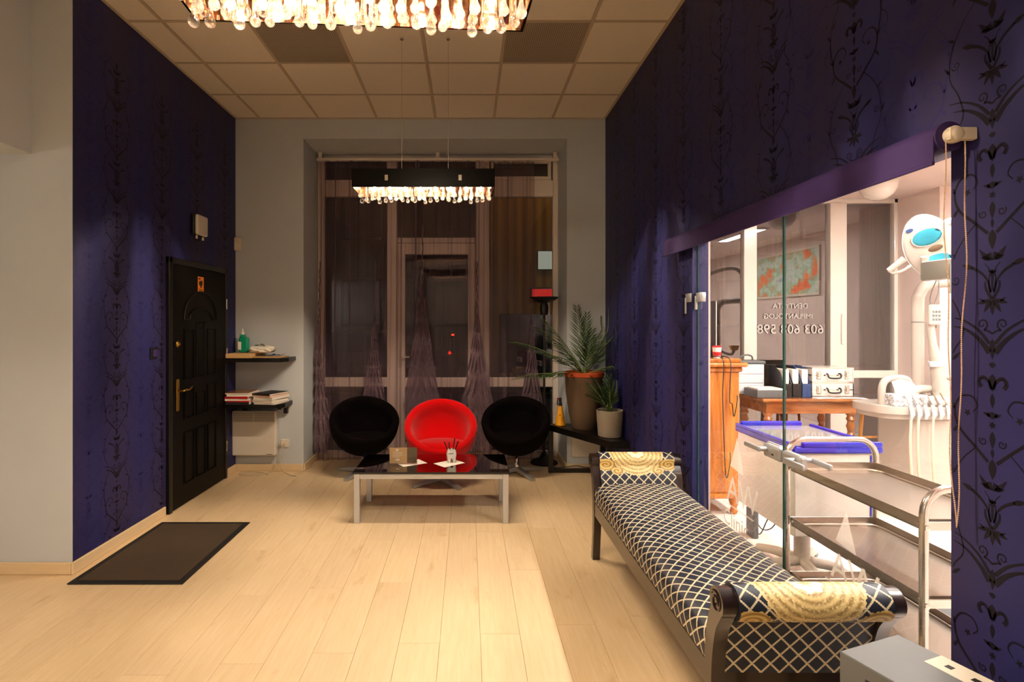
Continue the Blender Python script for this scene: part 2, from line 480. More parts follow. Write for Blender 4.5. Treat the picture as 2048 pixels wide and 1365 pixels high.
class MB:
    def __init__(self):
        self.v = []; self.f = []; self.uv = []; self.smooth = []
    def add(self, verts, faces, uvs=None, smooth=False):
        o = len(self.v)
        self.v += [tuple(p) for p in verts]
        for i, f in enumerate(faces):
            self.f.append(tuple(o + k for k in f))
            self.uv.append([uvs[k] for k in f] if uvs else None)
            self.smooth.append(smooth)
        return self
    def box(self, x0, x1, y0, y1, z0, z1, bev=0.0, mx=None):
        if bev > 0:
            bev = min(bev, (x1 - x0) * .45, (y1 - y0) * .45, (z1 - z0) * .45)
            bm = bmesh.new()
            bmesh.ops.create_cube(bm, size=1)
            for w in bm.verts:
                w.co = Vector(((x0 + x1) / 2 + w.co.x * (x1 - x0), (y0 + y1) / 2 + w.co.y * (y1 - y0), (z0 + z1) / 2 + w.co.z * (z1 - z0)))
            bmesh.ops.bevel(bm, geom=list(bm.edges), offset=bev, segments=2, profile=0.5, affect='EDGES')
            bm.verts.index_update()
            vs = [w.co.copy() for w in bm.verts]; fs = [[w.index for w in f.verts] for f in bm.faces]
            bm.free()
        else:
            vs = [Vector((x, y, z)) for x in (x0, x1) for y in (y0, y1) for z in (z0, z1)]
            fs = [(0, 1, 3, 2), (4, 6, 7, 5), (0, 4, 5, 1), (2, 3, 7, 6), (0, 2, 6, 4), (1, 5, 7, 3)]
        if mx is not None:
            vs = [mx @ p for p in vs]
        return self.add(vs, fs, smooth=False)
    def tube(self, pts, r, n=10, closed=False, cap=True):
        pts = [Vector(p) for p in pts]
        k = len(pts)
        rs = r if isinstance(r, (list, tuple)) else [r] * k
        vs, fs = [], []
        prev = None
        for i, p in enumerate(pts):
            if closed:
                d = pts[(i + 1) % k] - pts[i - 1]
            else:
                d = pts[min(i + 1, k - 1)] - pts[max(i - 1, 0)]
            if prev is None:
                a, b = frame_of(d)
            else:
                dn = d.normalized()
                a = (prev - dn * prev.dot(dn)).normalized()
                b = a.cross(dn).normalized()
            prev = a
            for j in range(n):
                t = 2 * pi * j / n
                vs.append(p + a * (cos(t) * rs[i]) + b * (sin(t) * rs[i]))
        for i in range(k if closed else k - 1):
            i2 = (i + 1) % k
            for j in range(n):
                fs.append((i * n + j, i * n + (j + 1) % n, i2 * n + (j + 1) % n, i2 * n + j))
        if cap and not closed:
            fs.append(tuple(range(n - 1, -1, -1)))
            fs.append(tuple((k - 1) * n + j for j in range(n)))
        return self.add(vs, fs, smooth=True)
    def lathe(self, prof, n=24, c=(0, 0, 0), mx=None, sx=1, sy=1):
        vs, fs = [], []
        k = len(prof)
        for (r, z) in prof:
            for j in range(n):
                t = 2 * pi * j / n
                p = Vector((r * cos(t) * sx, r * sin(t) * sy, z))
                p = (mx @ p) if mx is not None else p
                vs.append(p + Vector(c))
        for i in range(k - 1):
            for j in range(n):
                fs.append((i * n + j, i * n + (j + 1) % n, (i + 1) * n + (j + 1) % n, (i + 1) * n + j))
        if prof[0][0] > 1e-6:
            fs.append(tuple(range(n - 1, -1, -1)))
        if prof[-1][0] > 1e-6:
            fs.append(tuple((k - 1) * n + j for j in range(n)))
        return self.add(vs, fs, smooth=True)
    def prism(self, poly, axis, a0, a1, smooth=False):
        # poly: 2D points; axis 'x': (y,z), 'y': (x,z), 'z': (x,y)
        def P(u, w, t):
            return {'x': (t, u, w), 'y': (u, t, w), 'z': (u, w, t)}[axis]
        n = len(poly)
        vs = [P(u, w, a0) for u, w in poly] + [P(u, w, a1) for u, w in poly]
        fs = [tuple(range(n - 1, -1, -1)), tuple(range(n, 2 * n))]
        self.add(vs, fs)
        self.add(vs, [(i, (i + 1) % n, n + (i + 1) % n, n + i) for i in range(n)], smooth=smooth)
        return self
    def grid(self, P, nu, nv, UV=None, closed_u=False, smooth=True):
        vs, us, fs = [], [], []
        for i in range(nu + 1):
            for j in range(nv + 1):
                vs.append(P(i / nu, j / nv)); us.append(UV(i / nu, j / nv) if UV else (i / nu, j / nv))
        for i in range(nu):
            for j in range(nv):
                a = i * (nv + 1) + j
                fs.append((a, a + nv + 1, a + nv + 2, a + 1))
        return self.add(vs, fs, us, smooth)
    def sphere(self, c, r, n=12, sx=1, sy=1, sz=1, mx=None):
        pr = [(max(1e-7, r * sin(pi * i / n)), -r * cos(pi * i / n) * sz) for i in range(n + 1)]
        pr[0] = (0, pr[0][1]); pr[-1] = (0, pr[-1][1])
        return self.lathe(pr, n * 2, c, mx, sx, sy)
    def mesh(self, name, mat=None, recalc=True):
        me = bpy.data.meshes.new(name)
        me.from_pydata(self.v, [], self.f)
        if any(u for u in self.uv):
            lay = me.uv_layers.new(name='UVMap')
            k = 0
            for f, u in zip(self.f, self.uv):
                for i in range(len(f)):
                    if u:
                        lay.data[k].uv = u[i]
                    k += 1
        me.polygons.foreach_set('use_smooth', self.smooth)
        me.update()
        bm = bmesh.new(); bm.from_mesh(me)
        bmesh.ops.remove_doubles(bm, verts=list(bm.verts), dist=1e-6)
        if recalc:
            bmesh.ops.recalc_face_normals(bm, faces=list(bm.faces))
        bm.to_mesh(me); bm.free()
        if mat is not None:
            me.materials.append(M[mat] if isinstance(mat, str) else mat)
        return me
    def build(self, name, mat, parent=None, world=False, recalc=True, sharp=None):
        """parent given: verts are local to the parent, or (world=True) in world space."""
        me = self.mesh(name, mat, recalc)
        o = bpy.data.objects.new(name, me)
        COL.objects.link(o)
        if parent is not None:
            o.parent = parent
            if world:
                w = Vector((0, 0, 0)); q = parent
                while q is not None:
                    w += Vector(q.location); q = q.parent
                me.transform(Matrix.Translation(-w))
        else:
            xs = [v.co.x for v in me.vertices]; ys = [v.co.y for v in me.vertices]; zs = [v.co.z for v in me.vertices]
            c = Vector(((min(xs) + max(xs)) / 2, (min(ys) + max(ys)) / 2, min(zs)))
            me.transform(Matrix.Translation(-c)); o.location = c
        if any(self.smooth):
            me.set_sharp_from_angle(angle=radians(sharp or 40))
        return o

def tag(o, label=None, cat=None, group=None, kind=None):
    if label: o['label'] = label
    if cat: o['category'] = cat
    if group: o['group'] = group
    if kind: o['kind'] = kind
    return o

def thing(name, label, cat, loc=(0, 0, 0), rz=0, group=None):
    o = bpy.data.objects.new(name, None)
    COL.objects.link(o)
    o.location = loc; o.rotation_euler = (0, 0, rz)
    o.empty_display_size = 0.1
    return tag(o, label, cat, group)

def struct(name, loc=(0, 0, 0)):
    o = bpy.data.objects.new(name, None)
    COL.objects.link(o); o.location = loc
    o['kind'] = 'structure'
    return o

def dup(root, loc, rz=0, label=None, group=None):
    def rec(o, parent):
        c = o.copy(); COL.objects.link(c)
        if parent is not None:
            c.parent = parent
        for ch in list(o.children):
            rec(ch, c)
        return c
    r = rec(root, None)
    r.location = loc; r.rotation_euler = (0, 0, rz)
    if label: r['label'] = label
    if group: r['group'] = group
    return r

def copy_part(o, loc, scale=None, parent=None, name=None):
    c = o.copy(); COL.objects.link(c); c.location = loc
    if scale: c.scale = scale
    if parent is not None: c.parent = parent
    return c

def smooth_pts(pts, n=6):
    pts = [Vector(p) for p in pts]
    if len(pts) < 3:
        return pts
    out = []
    P = [pts[0] * 2 - pts[1]] + pts + [pts[-1] * 2 - pts[-2]]
    for i in range(1, len(P) - 2):
        for k in range(n):
            t = k / n
            a, b, c, d = P[i - 1], P[i], P[i + 1], P[i + 2]
            out.append(0.5 * ((2 * b) + (c - a) * t + (2 * a - 5 * b + 4 * c - d) * t * t + (3 * b - a - 3 * c + d) * t ** 3))
    out.append(pts[-1])
    return out

def text(name, s, size, mat, parent, mx, depth=0.0004):
    cu = bpy.data.curves.new(name, 'FONT')
    cu.body = s; cu.size = size; cu.extrude = depth; cu.resolution_u = 3
    tmp = bpy.data.objects.new(name, cu)
    COL.objects.link(tmp)
    dg = bpy.context.evaluated_depsgraph_get()
    me = bpy.data.meshes.new_from_object(tmp.evaluated_get(dg))
    bpy.data.objects.remove(tmp)
    me.name = name
    me.transform(mx)
    me.materials.clear(); me.materials.append(M[mat])
    o = bpy.data.objects.new(name, me)
    COL.objects.link(o); o.parent = parent
    return o

def basis(ox, xdir, ydir):
    x = Vector(xdir).normalized(); y = Vector(ydir).normalized(); z = x.cross(y)
    m = Matrix((x, y, z)).transposed().to_4x4()
    m.translation = Vector(ox)
    return m
# ------------------------------------------------------------------ key measures (metres; camera at x=0, y=0)
XL, XR = -2.385, 1.41          # papered side walls
YB, YW = 5.53, 6.10            # back wall face, window plane
H = 3.615
YC = 3.25                      # where the papered wall on the door side ends
OY0, OY1, OH = 1.573, 3.385, 2.03    # opening to the surgery
WX0, WX1, WH = -1.687, 1.015, 3.41   # main window recess
SX1, SH = 5.4, 2.92            # surgery far wall, ceiling
DX0, DX1 = 2.40, 4.84          # surgery window recess

# ------------------------------------------------------------------ shell
floor = struct('floor')
MB().box(-4.6, XR + 0.1, -3.2, YW, -0.12, -0.012).build('subfloor', 'laminate', floor)
PW, PL = 0.193, 1.285
bd = MB().box(-PW / 2 + .0006, PW / 2 - .0006, -PL / 2 + .0006, PL / 2 - .0006, -0.010, 0.0, 0.0012)
proto = bd.build('plank', 'laminate', floor)
first = True
col_i = 0
x = XR - PW / 2
while x > -4.6:
    y = -1.0 + (col_i * 0.47 % 1.0) * PL - PL
    while y < YW + PL / 2:
        yc = y + PL / 2
        cx_in = (x > XL - PW) or (yc - PL / 2 < YC)
        if cx_in and yc - PL / 2 < YW and yc + PL / 2 > 0.6:
            y0, y1 = yc - PL / 2, min(yc + PL / 2, YW - .002)
            s = (y1 - y0) / PL
            o = proto if first else copy_part(proto, (0, 0, 0))
            o.location = (x, (y0 + y1) / 2, 0); o.scale = (1, s, 1)
            first = False
        y += PL
    x -= PW
    col_i += 1

f2 = MB().box(XR + 0.1, SX1, -0.6, YW, -0.12, -0.002).build('floor', 'surgery_floor')
f2['kind'] = 'structure'

ceil = struct('ceiling')
MB().box(-4.6, XR + .1, -3.2, YW, H + 0.10, H + 0.25).build('slab', 'white_paint', ceil)
GX = [-2.133 + 0.6 * k for k in range(-5, 7)]
GY = [4.955 + 0.6 * k for k in range(-14, 3)]
tproto = MB().box(-.288, .288, -.288, .288, 0.004, 0.02, 0.004).build('ceiling_tile', 'tile', ceil)
vproto = MB().box(-.288, .288, -.288, .288, 0.002, 0.02, 0.003).build('vent_tile', 'perforated', ceil)
tf = vf = True
for i in range(len(GX) - 1):
    for j in range(len(GY) - 1):
        x0, x1 = GX[i], GX[i + 1]; y0, y1 = GY[j], GY[j + 1]
        if x1 < -4.5 or (x1 < XL and y0 > YC):
            continue
        xx0, xx1 = max(x0, XL - .02 if y0 > YC else -9), min(x1, XR + .02)
        yy1 = min(y1, YB + .02)
        if xx1 - xx0 < .05 or yy1 - y0 < .05:
            continue
        vent = abs(y0 - 3.755) < .01 and (abs(x0 + 1.533) < .01 or abs(x0 - .267) < .01)
        if vent:
            o = vproto if vf else copy_part(vproto, (0, 0, 0)); vf = False
        else:
            o = tproto if tf else copy_part(tproto, (0, 0, 0)); tf = False
        o.location = ((xx0 + xx1) / 2, (y0 + yy1) / 2, H)
        o.scale = ((xx1 - xx0) / .6, (yy1 - y0) / .6, 1)
for gx in GX:
    if -4.5 < gx < XR:
        MB().box(gx - .012, gx + .012, -3.2, YB if gx > XL else YC, H, H + .012).build('ceiling_rail', 'tile_bar', ceil)
for gy in GY:
    if gy < YB:
        MB().box(-4.5 if gy < YC else XL, XR, gy - .012, gy + .012, H + .0005, H + .0125).build('ceiling_rail', 'tile_bar', ceil)
MB().box(XL, XL + .022, YC, YB, H - .001, H + .012).box(XL, XR, YB - .022, YB, H - .001, H + .012) \
    .box(XR - .022, XR, -3, YB, H - .001, H + .012).build('ceiling_angle', 'tile_bar', ceil)

c2 = MB().box(XR + 0.1, SX1, -0.6, YW, SH, SH + .2).build('ceiling', 'surgery_paint')
c2['kind'] = 'structure'

# papered walls
wl = struct('wall_left')
MB().box(XL - .2, XL, YC + .003, YB + .1, 0, H + .1).build('wall_panel', 'wallpaper', wl)
wr = struct('wall_right')
MB().box(XR, XR + .1, OY1, YB + .02, 0, H + .1).box(XR, XR + .1, -3.2, OY0, 0, H + .1) \
    .box(XR, XR + .1, OY0, OY1, OH, H + .1).build('wall_panel', 'wallpaper', wr)

# painted walls
wb = struct('wall_back')
MB().box(XL - .1, WX0, YB, YW + .06, 0, H + .1).box(WX1, XR + .0, YB, YW + .06, 0, H + .1) \
    .box(WX0, WX1, YB, YW + .06, WH, H + .1).build('wall_panel', 'grey_paint', wb)
ws = struct('wall_side')
MB().box(-4.7, XL - .0005, YC, YC + .0028, 0, H + .1).box(-4.7, XL - .21, YC + .0028, YC + .2, 0, H + .1).build('wall_panel', 'grey_paint', ws)
o = MB().box(-4.6, -2.634, -3, YC, 2.535, H - .001).build('ceiling_beam', 'grey_paint'); o['kind'] = 'structure'
o = MB().box(-4.8, -4.6, -3.2, YC, 0, H + .1).build('wall_far_side', 'grey_paint'); o['kind'] = 'structure'
o = MB().box(-4.8, XR + .1, -3.4, -3.2, 0, H + .1).build('wall_front', 'grey_paint'); o['kind'] = 'structure'
# surgery walls
o = MB().box(XR + .1, DX0, YB, YW + .06, 0, SH + .2).box(DX1, SX1 + .1, YB, YW + .06, 0, SH + .2).build('wall_back', 'surgery_paint'); o['kind'] = 'structure'
o = MB().box(SX1, SX1 + .15, -.6, YB, 0, SH + .2).build('wall_surgery_side', 'surgery_paint'); o['kind'] = 'structure'
o = MB().box(XR + .1, SX1 + .15, -.75, -.6, 0, SH + .2).build('wall_surgery_front', 'surgery_paint'); o['kind'] = 'structure'
o = MB().box(XR + .1, XR + .112, OY1 + .001, YB, 0, SH).box(XR + .1, XR + .112, -.6, OY0 - .001, 0, SH).box(XR + .1, XR + .112, OY0, OY1, OH + .001, SH).build('wall_surgery_lining', 'surgery_paint'); o['kind'] = 'structure'

# skirting
def skirt(name, x0, x1, y0, y1):
    o = MB().box(x0, x1, y0, y1, 0, .075, .006).build(name, 'skirting'); o['kind'] = 'structure'
skirt('baseboard_left', XL, XL + .016, YC - .016, 4.235)
skirt('baseboard_left', XL, XL + .016, 5.285, YB)
skirt('baseboard_side', -4.6, XL, YC - .016, YC)
skirt('baseboard_back', XL + .016, WX0, YB - .016, YB)
skirt('baseboard_back', WX1, XR - .016, YB - .016, YB)
skirt('baseboard_recess', WX0, WX0 + .016, YB, YW - .03)
skirt('baseboard_recess', WX1 - .016, WX1, YB, YW - .03)
skirt('baseboard_right', XR - .016, XR, OY1 + .01, YB - .0)
skirt('baseboard_right', XR - .016, XR, -3, OY0 - .01)

# ------------------------------------------------------------------ wallpaper ornament, a flat print repeated in columns
def leaf2(p0, p1, w, n=5):
    (x0, y0), (x1, y1) = p0, p1
    dx, dy = x1 - x0, y1 - y0
    L = sqrt(dx * dx + dy * dy); nx, ny = -dy / L, dx / L
    out = []
    for i in range(n):
        t0, t1 = i / n, (i + 1) / n
        w0 = w * sin(pi * t0 ** .8); w1 = w * sin(pi * t1 ** .8)
        out.append([(x0 + dx * t0 + nx * w0, y0 + dy * t0 + ny * w0), (x0 + dx * t1 + nx * w1, y0 + dy * t1 + ny * w1),
                    (x0 + dx * t1 - nx * w1, y0 + dy * t1 - ny * w1), (x0 + dx * t0 - nx * w0, y0 + dy * t0 - ny * w0)])
    return out

def stroke2(pts, w0, w1, n=5):
    P = smooth_pts([(a, b, 0) for a, b in pts], n)
    k = len(P); out = []
    for i in range(k - 1):
        d = P[i + 1] - P[i]
        if d.length < 1e-6:
            continue
        dn = Vector((-d.y, d.x, 0)).normalized()
        a = 1.3 * w0 + 1.3 * (w1 - w0) * i / (k - 1); b = 1.3 * w0 + 1.3 * (w1 - w0) * (i + 1) / (k - 1)
        out.append([tuple((P[i] + dn * a)[:2]), tuple((P[i + 1] + dn * b)[:2]), tuple((P[i + 1] - dn * b)[:2]), tuple((P[i] - dn * a)[:2])])
    return out

def spiral2(cx, cy, r0, r1, a0, turns, w0, w1, n=14):
    pts = []
    for i in range(n + 1):
        t = i / n
        a = a0 + 2 * pi * turns * t; r = r0 + (r1 - r0) * t
        pts.append((cx + r * cos(a), cy + r * sin(a)))
    return stroke2(pts, w0, w1, 2)

def star2(cx, cy, r, n=6, w=None):
    out = []
    for i in range(n):
        a = 2 * pi * i / n + .3
        out += leaf2((cx, cy), (cx + r * cos(a), cy + r * sin(a)), w or r * .25, 3)
    return out

def ornament():
    # (across, down) in metres, one 0.62 m repeat; the half with across > 0 is mirrored
    half, axis = [], []
    axis += leaf2((0, 0), (0, .055), .011) + leaf2((0, .108), (.0, .12), .012, 3)
    axis += stroke2([(0, .112), (0, .165)], .003, .002) + leaf2((0, .187), (0, .232), .007)
    axis += leaf2((0, .295), (0, .352), .0085) + leaf2((0, .358), (0, .374), .010, 3) + leaf2((0, .39), (0, .438), .0115) + leaf2((0, .443), (0, .483), .0065)
    axis += leaf2((0, .492), (0, .512), .016, 4) + star2(0, .528, .011) + leaf2((0, .545), (0, .592), .008) + leaf2((0, .592), (0, .618), .005)
    half += stroke2([(.001, .072), (.016, .074), (.028, .062), (.037, .05)], .009, .001) + leaf2((.004, .08), (.034, .073), .006)
    half += stroke2([(.004, .125), (.010, .105), (.022, .09)], .0015, .0008)
    half += stroke2([(.004, .17), (.012, .14), (.032, .115), (.06, .098)], .0016, .0035) + leaf2((.055, .1), (.088, .088), .007)
    half += stroke2([(.02, .140), (.019, .158), (.009, .176), (.002, .188)], .002, .004)
    half += stroke2([(.008, .120), (.010, .150), (.004, .17)], .0012, .002)
    half += leaf2((.003, .19), (.024, .224), .0065) + leaf2((.005, .19), (.043, .200), .006) + leaf2((.02, .196), (.038, .184), .003, 3)
    half += spiral2(.028, .256, .016, .003, pi * .6, 1.3, .002, .001) + stroke2([(.0, .282), (.012, .274), (.024, .272)], .002, .002)
    half += stroke2([(.008, .333), (.035, .30), (.075, .272), (.115, .262)], .0065, .001) + stroke2([(.008, .308), (.04, .272), (.085, .245), (.13, .235)], .004, .001)
    half += stroke2([(.003, .432), (.010, .412), (.027, .400), (.039, .414), (.031, .428)], .003, .0045)
    half += leaf2((.004, .506), (.026, .496), .005, 3)
    # big scroll with small flower
    half += stroke2([(.012, .63), (.05, .595), (.098, .55), (.112, .50), (.092, .462), (.058, .458), (.042, .482), (.055, .50)], .0036, .0012)
    half += star2(.072, .505, .011, 5)
    half += leaf2((.1, .545), (.122, .575), .005, 3) + leaf2((.11, .5), (.13, .48), .004, 3)
    half += spiral2(.026, .575, .012, .003, -.6, 1.2, .0016, .001)
    # outer vine
    half += stroke2([(.112, .50), (.128, .42), (.118, .34), (.085, .285), (.1, .22), (.128, .16), (.12, .08), (.088, .02), (.05, -.02)], .0018, .0012)
    half += leaf2((.122, .40), (.15, .37), .005) + leaf2((.12, .36), (.094, .335), .005) + spiral2(.108, .13, .014, .003, 0, 1.2, .0014, .0008)
    half += leaf2((.125, .15), (.148, .12), .004, 3) + leaf2((.11, .06), (.135, .045), .004, 3)
    half += stroke2([(.128, .42), (.15, .44), (.158, .47), (.145, .488)], .0014, .0010) + star2(.15, .33, .008, 5)
    polys = list(axis)
    for p in half:
        polys.append(p); polys.append([(-a, b) for a, b in p])
    return polys
ORN = ornament()

def paper_columns(parent, x, sgn, ys, z0, zt, holes, mat, phase, yr, scale=1.0):
    for yc in ys:
        mb = MB()
        z = zt + phase
        while z > z0:
            for p in ORN:
                q = [(yc + a * scale, z - b) for a, b in p]
                if any(w[1] < z0 + .08 or w[1] > zt - .01 or w[0] < yr[0] or w[0] > yr[1] for w in q):
                    continue
                if any(h[0] < w[0] < h[1] and w[1] < h[2] for w in q for h in holes):
                    continue
                vs = [(x + sgn * .0006, w[0], w[1]) for w in q]
                mb.add(vs, [(0, 1, 2, 3)])
            z -= .62
        if mb.v:
            mb.build('wallpaper_print', mat, parent, recalc=False)
LH = [(4.22, 5.30, 2.12)]
RH = [(OY0 - .003, OY1 + .003, OH + .003)]
paper_columns(wl, XL, 1, [3.66 + .54 * k for k in range(4)], 0, H, LH, 'flock', -.33, (YC + .005, YB - .005))
paper_columns(wl, XL, 1, [3.39 + .54 * k for k in range(4)], 0, H, LH, 'flock_faint', -.02, (YC + .005, YB - .005))
paper_columns(wr, XR, -1, [1.449 + .519 * k for k in range(-2, 8)], 0, H, RH, 'flock', .01, (-.5, YB - .005))
paper_columns(wr, XR, -1, [1.708 + .519 * k for k in range(-3, 8)], 0, H, RH, 'flock_faint', -.30, (-.5, YB - .005))
# papered jamb of the opening: print on the reveal too
mb = MB()
for zz in (2.3, 1.68, 1.06, .44):
    for p in ORN:
        q = [(XR + .05 + a * .9, zz - b) for a, b in p]
        if all(XR + .003 < w[0] < XR + .097 and .05 < w[1] < OH - .01 for w in q):
            mb.add([(w[0], OY1 - .0006, w[1]) for w in q], [(0, 1, 2, 3)])
mb.build('wallpaper_print', 'flock_faint', wr, recalc=False)

# ------------------------------------------------------------------ main window: white frame, panes
w1 = struct('window_1', (0, YW, 0))
def wbox(mb, x0, x1, z0, z1, d0=-.035, d1=.035, bev=.006):
    mb.box(x0, x1, YW + d0, YW + d1, z0, z1, bev); return mb
fr = MB()
wbox(fr, WX0, -1.62, 0, WH); wbox(fr, .956, WX1, 0, WH); wbox(fr, -1.62, .956, WH - .055, WH); wbox(fr, -1.62, .956, 0, .075)
fr.build('outer_frame', 'pvc', w1, True)
for (x0, x1) in ((-.91, -.80), (.09, .24)):
    wbox(MB(), x0, x1, .075, WH - .055, -.045, .04).build('mullion', 'pvc', w1, True)
for (x0, x1, z0, z1) in ((-1.62, -.91, 2.945, 3.13), (.24, .956, 2.945, 3.13), (-1.62, -.91, .80, .905), (.24, .956, .80, .905), (-.80, .09, 2.945, 3.13), (-.80, .09, 2.42, 2.48)):
    wbox(MB(), x0, x1, z0, z1, -.04, .035).build('transom', 'pvc', w1, True)
# vent light sash over the right-hand section
sash = MB(); wbox(sash, .26, .935, 3.13, 3.165, -.055, .02); wbox(sash, .26, .935, 3.325, 3.355, -.055, .02); wbox(sash, .26, .29, 3.165, 3.325, -.055, .02); wbox(sash, .90, .935, 3.165, 3.325, -.055, .02)
sash.build('vent_sash', 'pvc', w1, True)
leaf = MB()
for a in ((-.795, -.705, .08, 2.415), (.0, .085, .08, 2.415), (-.705, .0, 2.29, 2.415), (-.705, .0, .80, .905), (-.705, .0, .08, .17)):
    wbox(leaf, *a, -.06, .01)
lf = leaf.build('door_leaf', 'pvc', w1, True)
MB().box(-.775, -.745, YW - .072, YW - .058, 1.02, 1.22, .004).tube([(-.76, YW - .07, 1.14), (-.76, YW - .105, 1.14), (-.65, YW - .11, 1.14)], .009, 8).build('lever_handle', 'white_plastic', lf, True)
for (x0, x1, z0, z1) in ((-1.62, -.91, .905, 2.945), (-1.62, -.91, .075, .80), (-1.62, -.91, 3.13, 3.355), (.24, .956, .905, 2.945), (.24, .956, .075, .80), (.24, .956, 3.13, 3.355),
                         (-.80, .09, 3.13, 3.355), (-.80, .09, 2.48, 2.945), (-.705, .0, .905, 2.29), (-.705, .0, .17, .80)):
    MB().add([(x0, YW, z0), (x1, YW, z0), (x1, YW, z1), (x0, YW, z1)], [(0, 1, 2, 3)]).build('pane', 'pane', w1, True)

# ------------------------------------------------------------------ surgery window
w2 = struct('window_2', (0, YW, 0))
fr = MB()
wbox(fr, DX0, DX0 + .07, 0, SH); wbox(fr, DX1 - .04, DX1, 0, SH); wbox(fr, DX0, DX1, SH - .05, SH); wbox(fr, DX0, DX1, 0, .09)
fr.build('outer_frame', 'white_enamel', w2, True)
for (x0, x1) in ((3.10, 3.245), (4.07, 4.255)):
    wbox(MB(), x0, x1, .09, SH - .05, -.05, .04).build('mullion', 'white_enamel', w2, True)
wbox(MB(), 4.255, DX1 - .04, .90, .985, -.04, .035).build('transom', 'white_enamel', w2, True)
MB().box(4.185, 4.215, YW - .07, YW - .05, 1.28, 1.62, .008).build('lever_handle', 'white_plastic', w2, True)
for (x0, x1, z0, z1) in ((DX0 + .07, 3.10, .09, SH - .05), (3.245, 4.07, .09, SH - .05), (4.255, DX1 - .04, .985, SH - .05), (4.255, DX1 - .04, .09, .90)):
    MB().add([(x0, YW, z0), (x1, YW, z0), (x1, YW, z1), (x0, YW, z1)], [(0, 1, 2, 3)]).build('pane', 'surgery_pane', w2, True)
# vinyl lettering, read from the street, so mirrored from inside
for s, size, xr, z in (('DENTYSTA', .080, 3.84, 1.685), ('IMPLANTOLOG', .080, 3.895, 1.57), ('603 608 598', .150, 4.02, 1.40)):
    text('window_lettering', s, size, 'vinyl', w2, basis((xr, -.012, z), (-1, 0, 0), (0, 0, 1)))

# ------------------------------------------------------------------ street outside
g = MB().box(-14, 18, YW + .1, 12, -.15, -.05).build('ground', 'asphalt'); g['kind'] = 'structure'
g = MB().box(-14, 18, 12, 30, -.15, -.02).build('ground', 'grass_ground'); g['kind'] = 'structure'
bl = thing('apartment_building', 'ochre building across the street seen through the sheer curtain', 'building', (0, 20, 0))
MB().box(-13, 16, 0, 6, 0, 11).build('wall', 'facade', bl)
for i in range(8):
    for j in range(3):
        x = -11.5 + i * 3.4
        fw = MB().box(x, x + 1.5, -.06, .02, 1.4 + j * 3.2, 3.2 + j * 3.2, .02).build('window', 'black_wood', bl)
        lit = (i, j) in ((5, 0),)
        MB().box(x + .1, x + 1.4, -.07, -.05, 1.5 + j * 3.2, 3.1 + j * 3.2).build('pane', 'dark_pane', fw)
kiosk = thing('shop_pavilion', 'low corrugated shop front with red sign beyond the torchiere lamp', 'building', (1.7, 15.5, 0))
MB().box(-1.05, 1.0, 0, 2, 0, 5.2).build('wall', 'corrugated', kiosk)
M['lit_panel'] = emitter('lit_panel', '#c9cdb8', 0.20)
M['red_sign'] = emitter('red_sign', '#d83228', 0.28)
M['white_lamp'] = emitter('white_lamp', '#fff3d8', 6)
M['red_lamp'] = emitter('red_lamp', '#ff2010', 5)
pn = MB().box(.28, .80, -.12, -.001, 3.05, 3.6, .02).build('sign_box', 'black_plastic', kiosk)
MB().box(.30, .78, -.13, -.12, 3.07, 3.58).build('lit_face', 'lit_panel', pn)
rs = MB().box(.1, .98, -.15, -.001, 2.15, 2.55, .02).build('fascia', 'black_plastic', kiosk)
MB().box(.12, .96, -.16, -.15, 2.17, 2.5).build('lit_face', 'red_sign', rs)
MB().box(-.8, .9, -.03, .01, .1, 1.8, .01).build('shop_window', 'dark_pane', kiosk)
def lamp_post(x, y, h, mat, label, r=.12):
    t = thing('street_lamp', label, 'lamp', (x, y, 0))
    MB().lathe([(.09, 0), (.07, .1), (.045, .2), (.035, h), (.0, h)], 10).build('post', 'black_plastic', t)
    MB().lathe([(.03, h), (r * 1.2, h + .02), (r * 1.2, h + .06), (0, h + .1)], 12).build('hood', 'black_plastic', t)
    MB().sphere((0, 0, h - .02), r * .8, 8).build('lamp_globe', mat, t)
lamp_post(2.45, 14.0, 2.75, 'white_lamp', 'street lamp with a warm white globe seen through the curtain', .14)
lamp_post(-.45, 16.0, 1.2, 'red_lamp', 'low bollard with a small red light outside the window', .05)
def car(x, y, rz, label):
    t = thing('car', label, 'car', (x, y, -.05), rz)
    prof = [(-2.1, .35), (-2.1, .75), (-1.95, .9), (-1.25, .95), (-.65, 1.38), (.75, 1.42), (1.45, .98), (2.05, .88), (2.12, .6), (2.12, .35)]
    mb = MB()
    def sec(w, k):
        return [(px, w * (1 if pz < .96 else .82), pz) for px, pz in prof]
    A = [(px, -.85 * (1 if pz < .96 else .8), pz) for px, pz in prof]; B = [(px, .85 * (1 if pz < .96 else .8), pz) for px, pz in prof]
    n = len(prof)
    mb.add(A + B, [tuple(range(n)), tuple(range(2 * n - 1, n - 1, -1))] + [(i, n + i, n + (i + 1) % n, (i + 1) % n) for i in range(n)])
    mb.build('body', 'car_paint', t)
    MB().add([(-1.1, -.845, .98), (-.6, -.705, 1.33), (.72, -.705, 1.36), (1.2, -.845, 1.0)], [(0, 1, 2, 3)]).build('side_window', 'dark_pane', t)
    for wx in (-1.35, 1.35):
        for wy in (-.78, .78):
            w = MB().lathe([(.18, -.1), (.31, -.1), (.33, -.05), (.33, .05), (.31, .1), (.18, .1)], 18, (wx, wy, .33), Matrix.Rotation(pi / 2, 4, 'X')).build('wheel', 'black_plastic', t)
    for wy in (-.6, .6):
        MB().box(-2.13, -2.09, wy - .15, wy + .15, .66, .78, .02).build('head_lamp', 'white_enamel', t)
car(3.4, 12.6, .25, 'dark parked car beyond the window behind the torchiere lamp')
car(-2.4, 12.4, -.1, 'dark parked car beyond the window behind the empty curtain side')
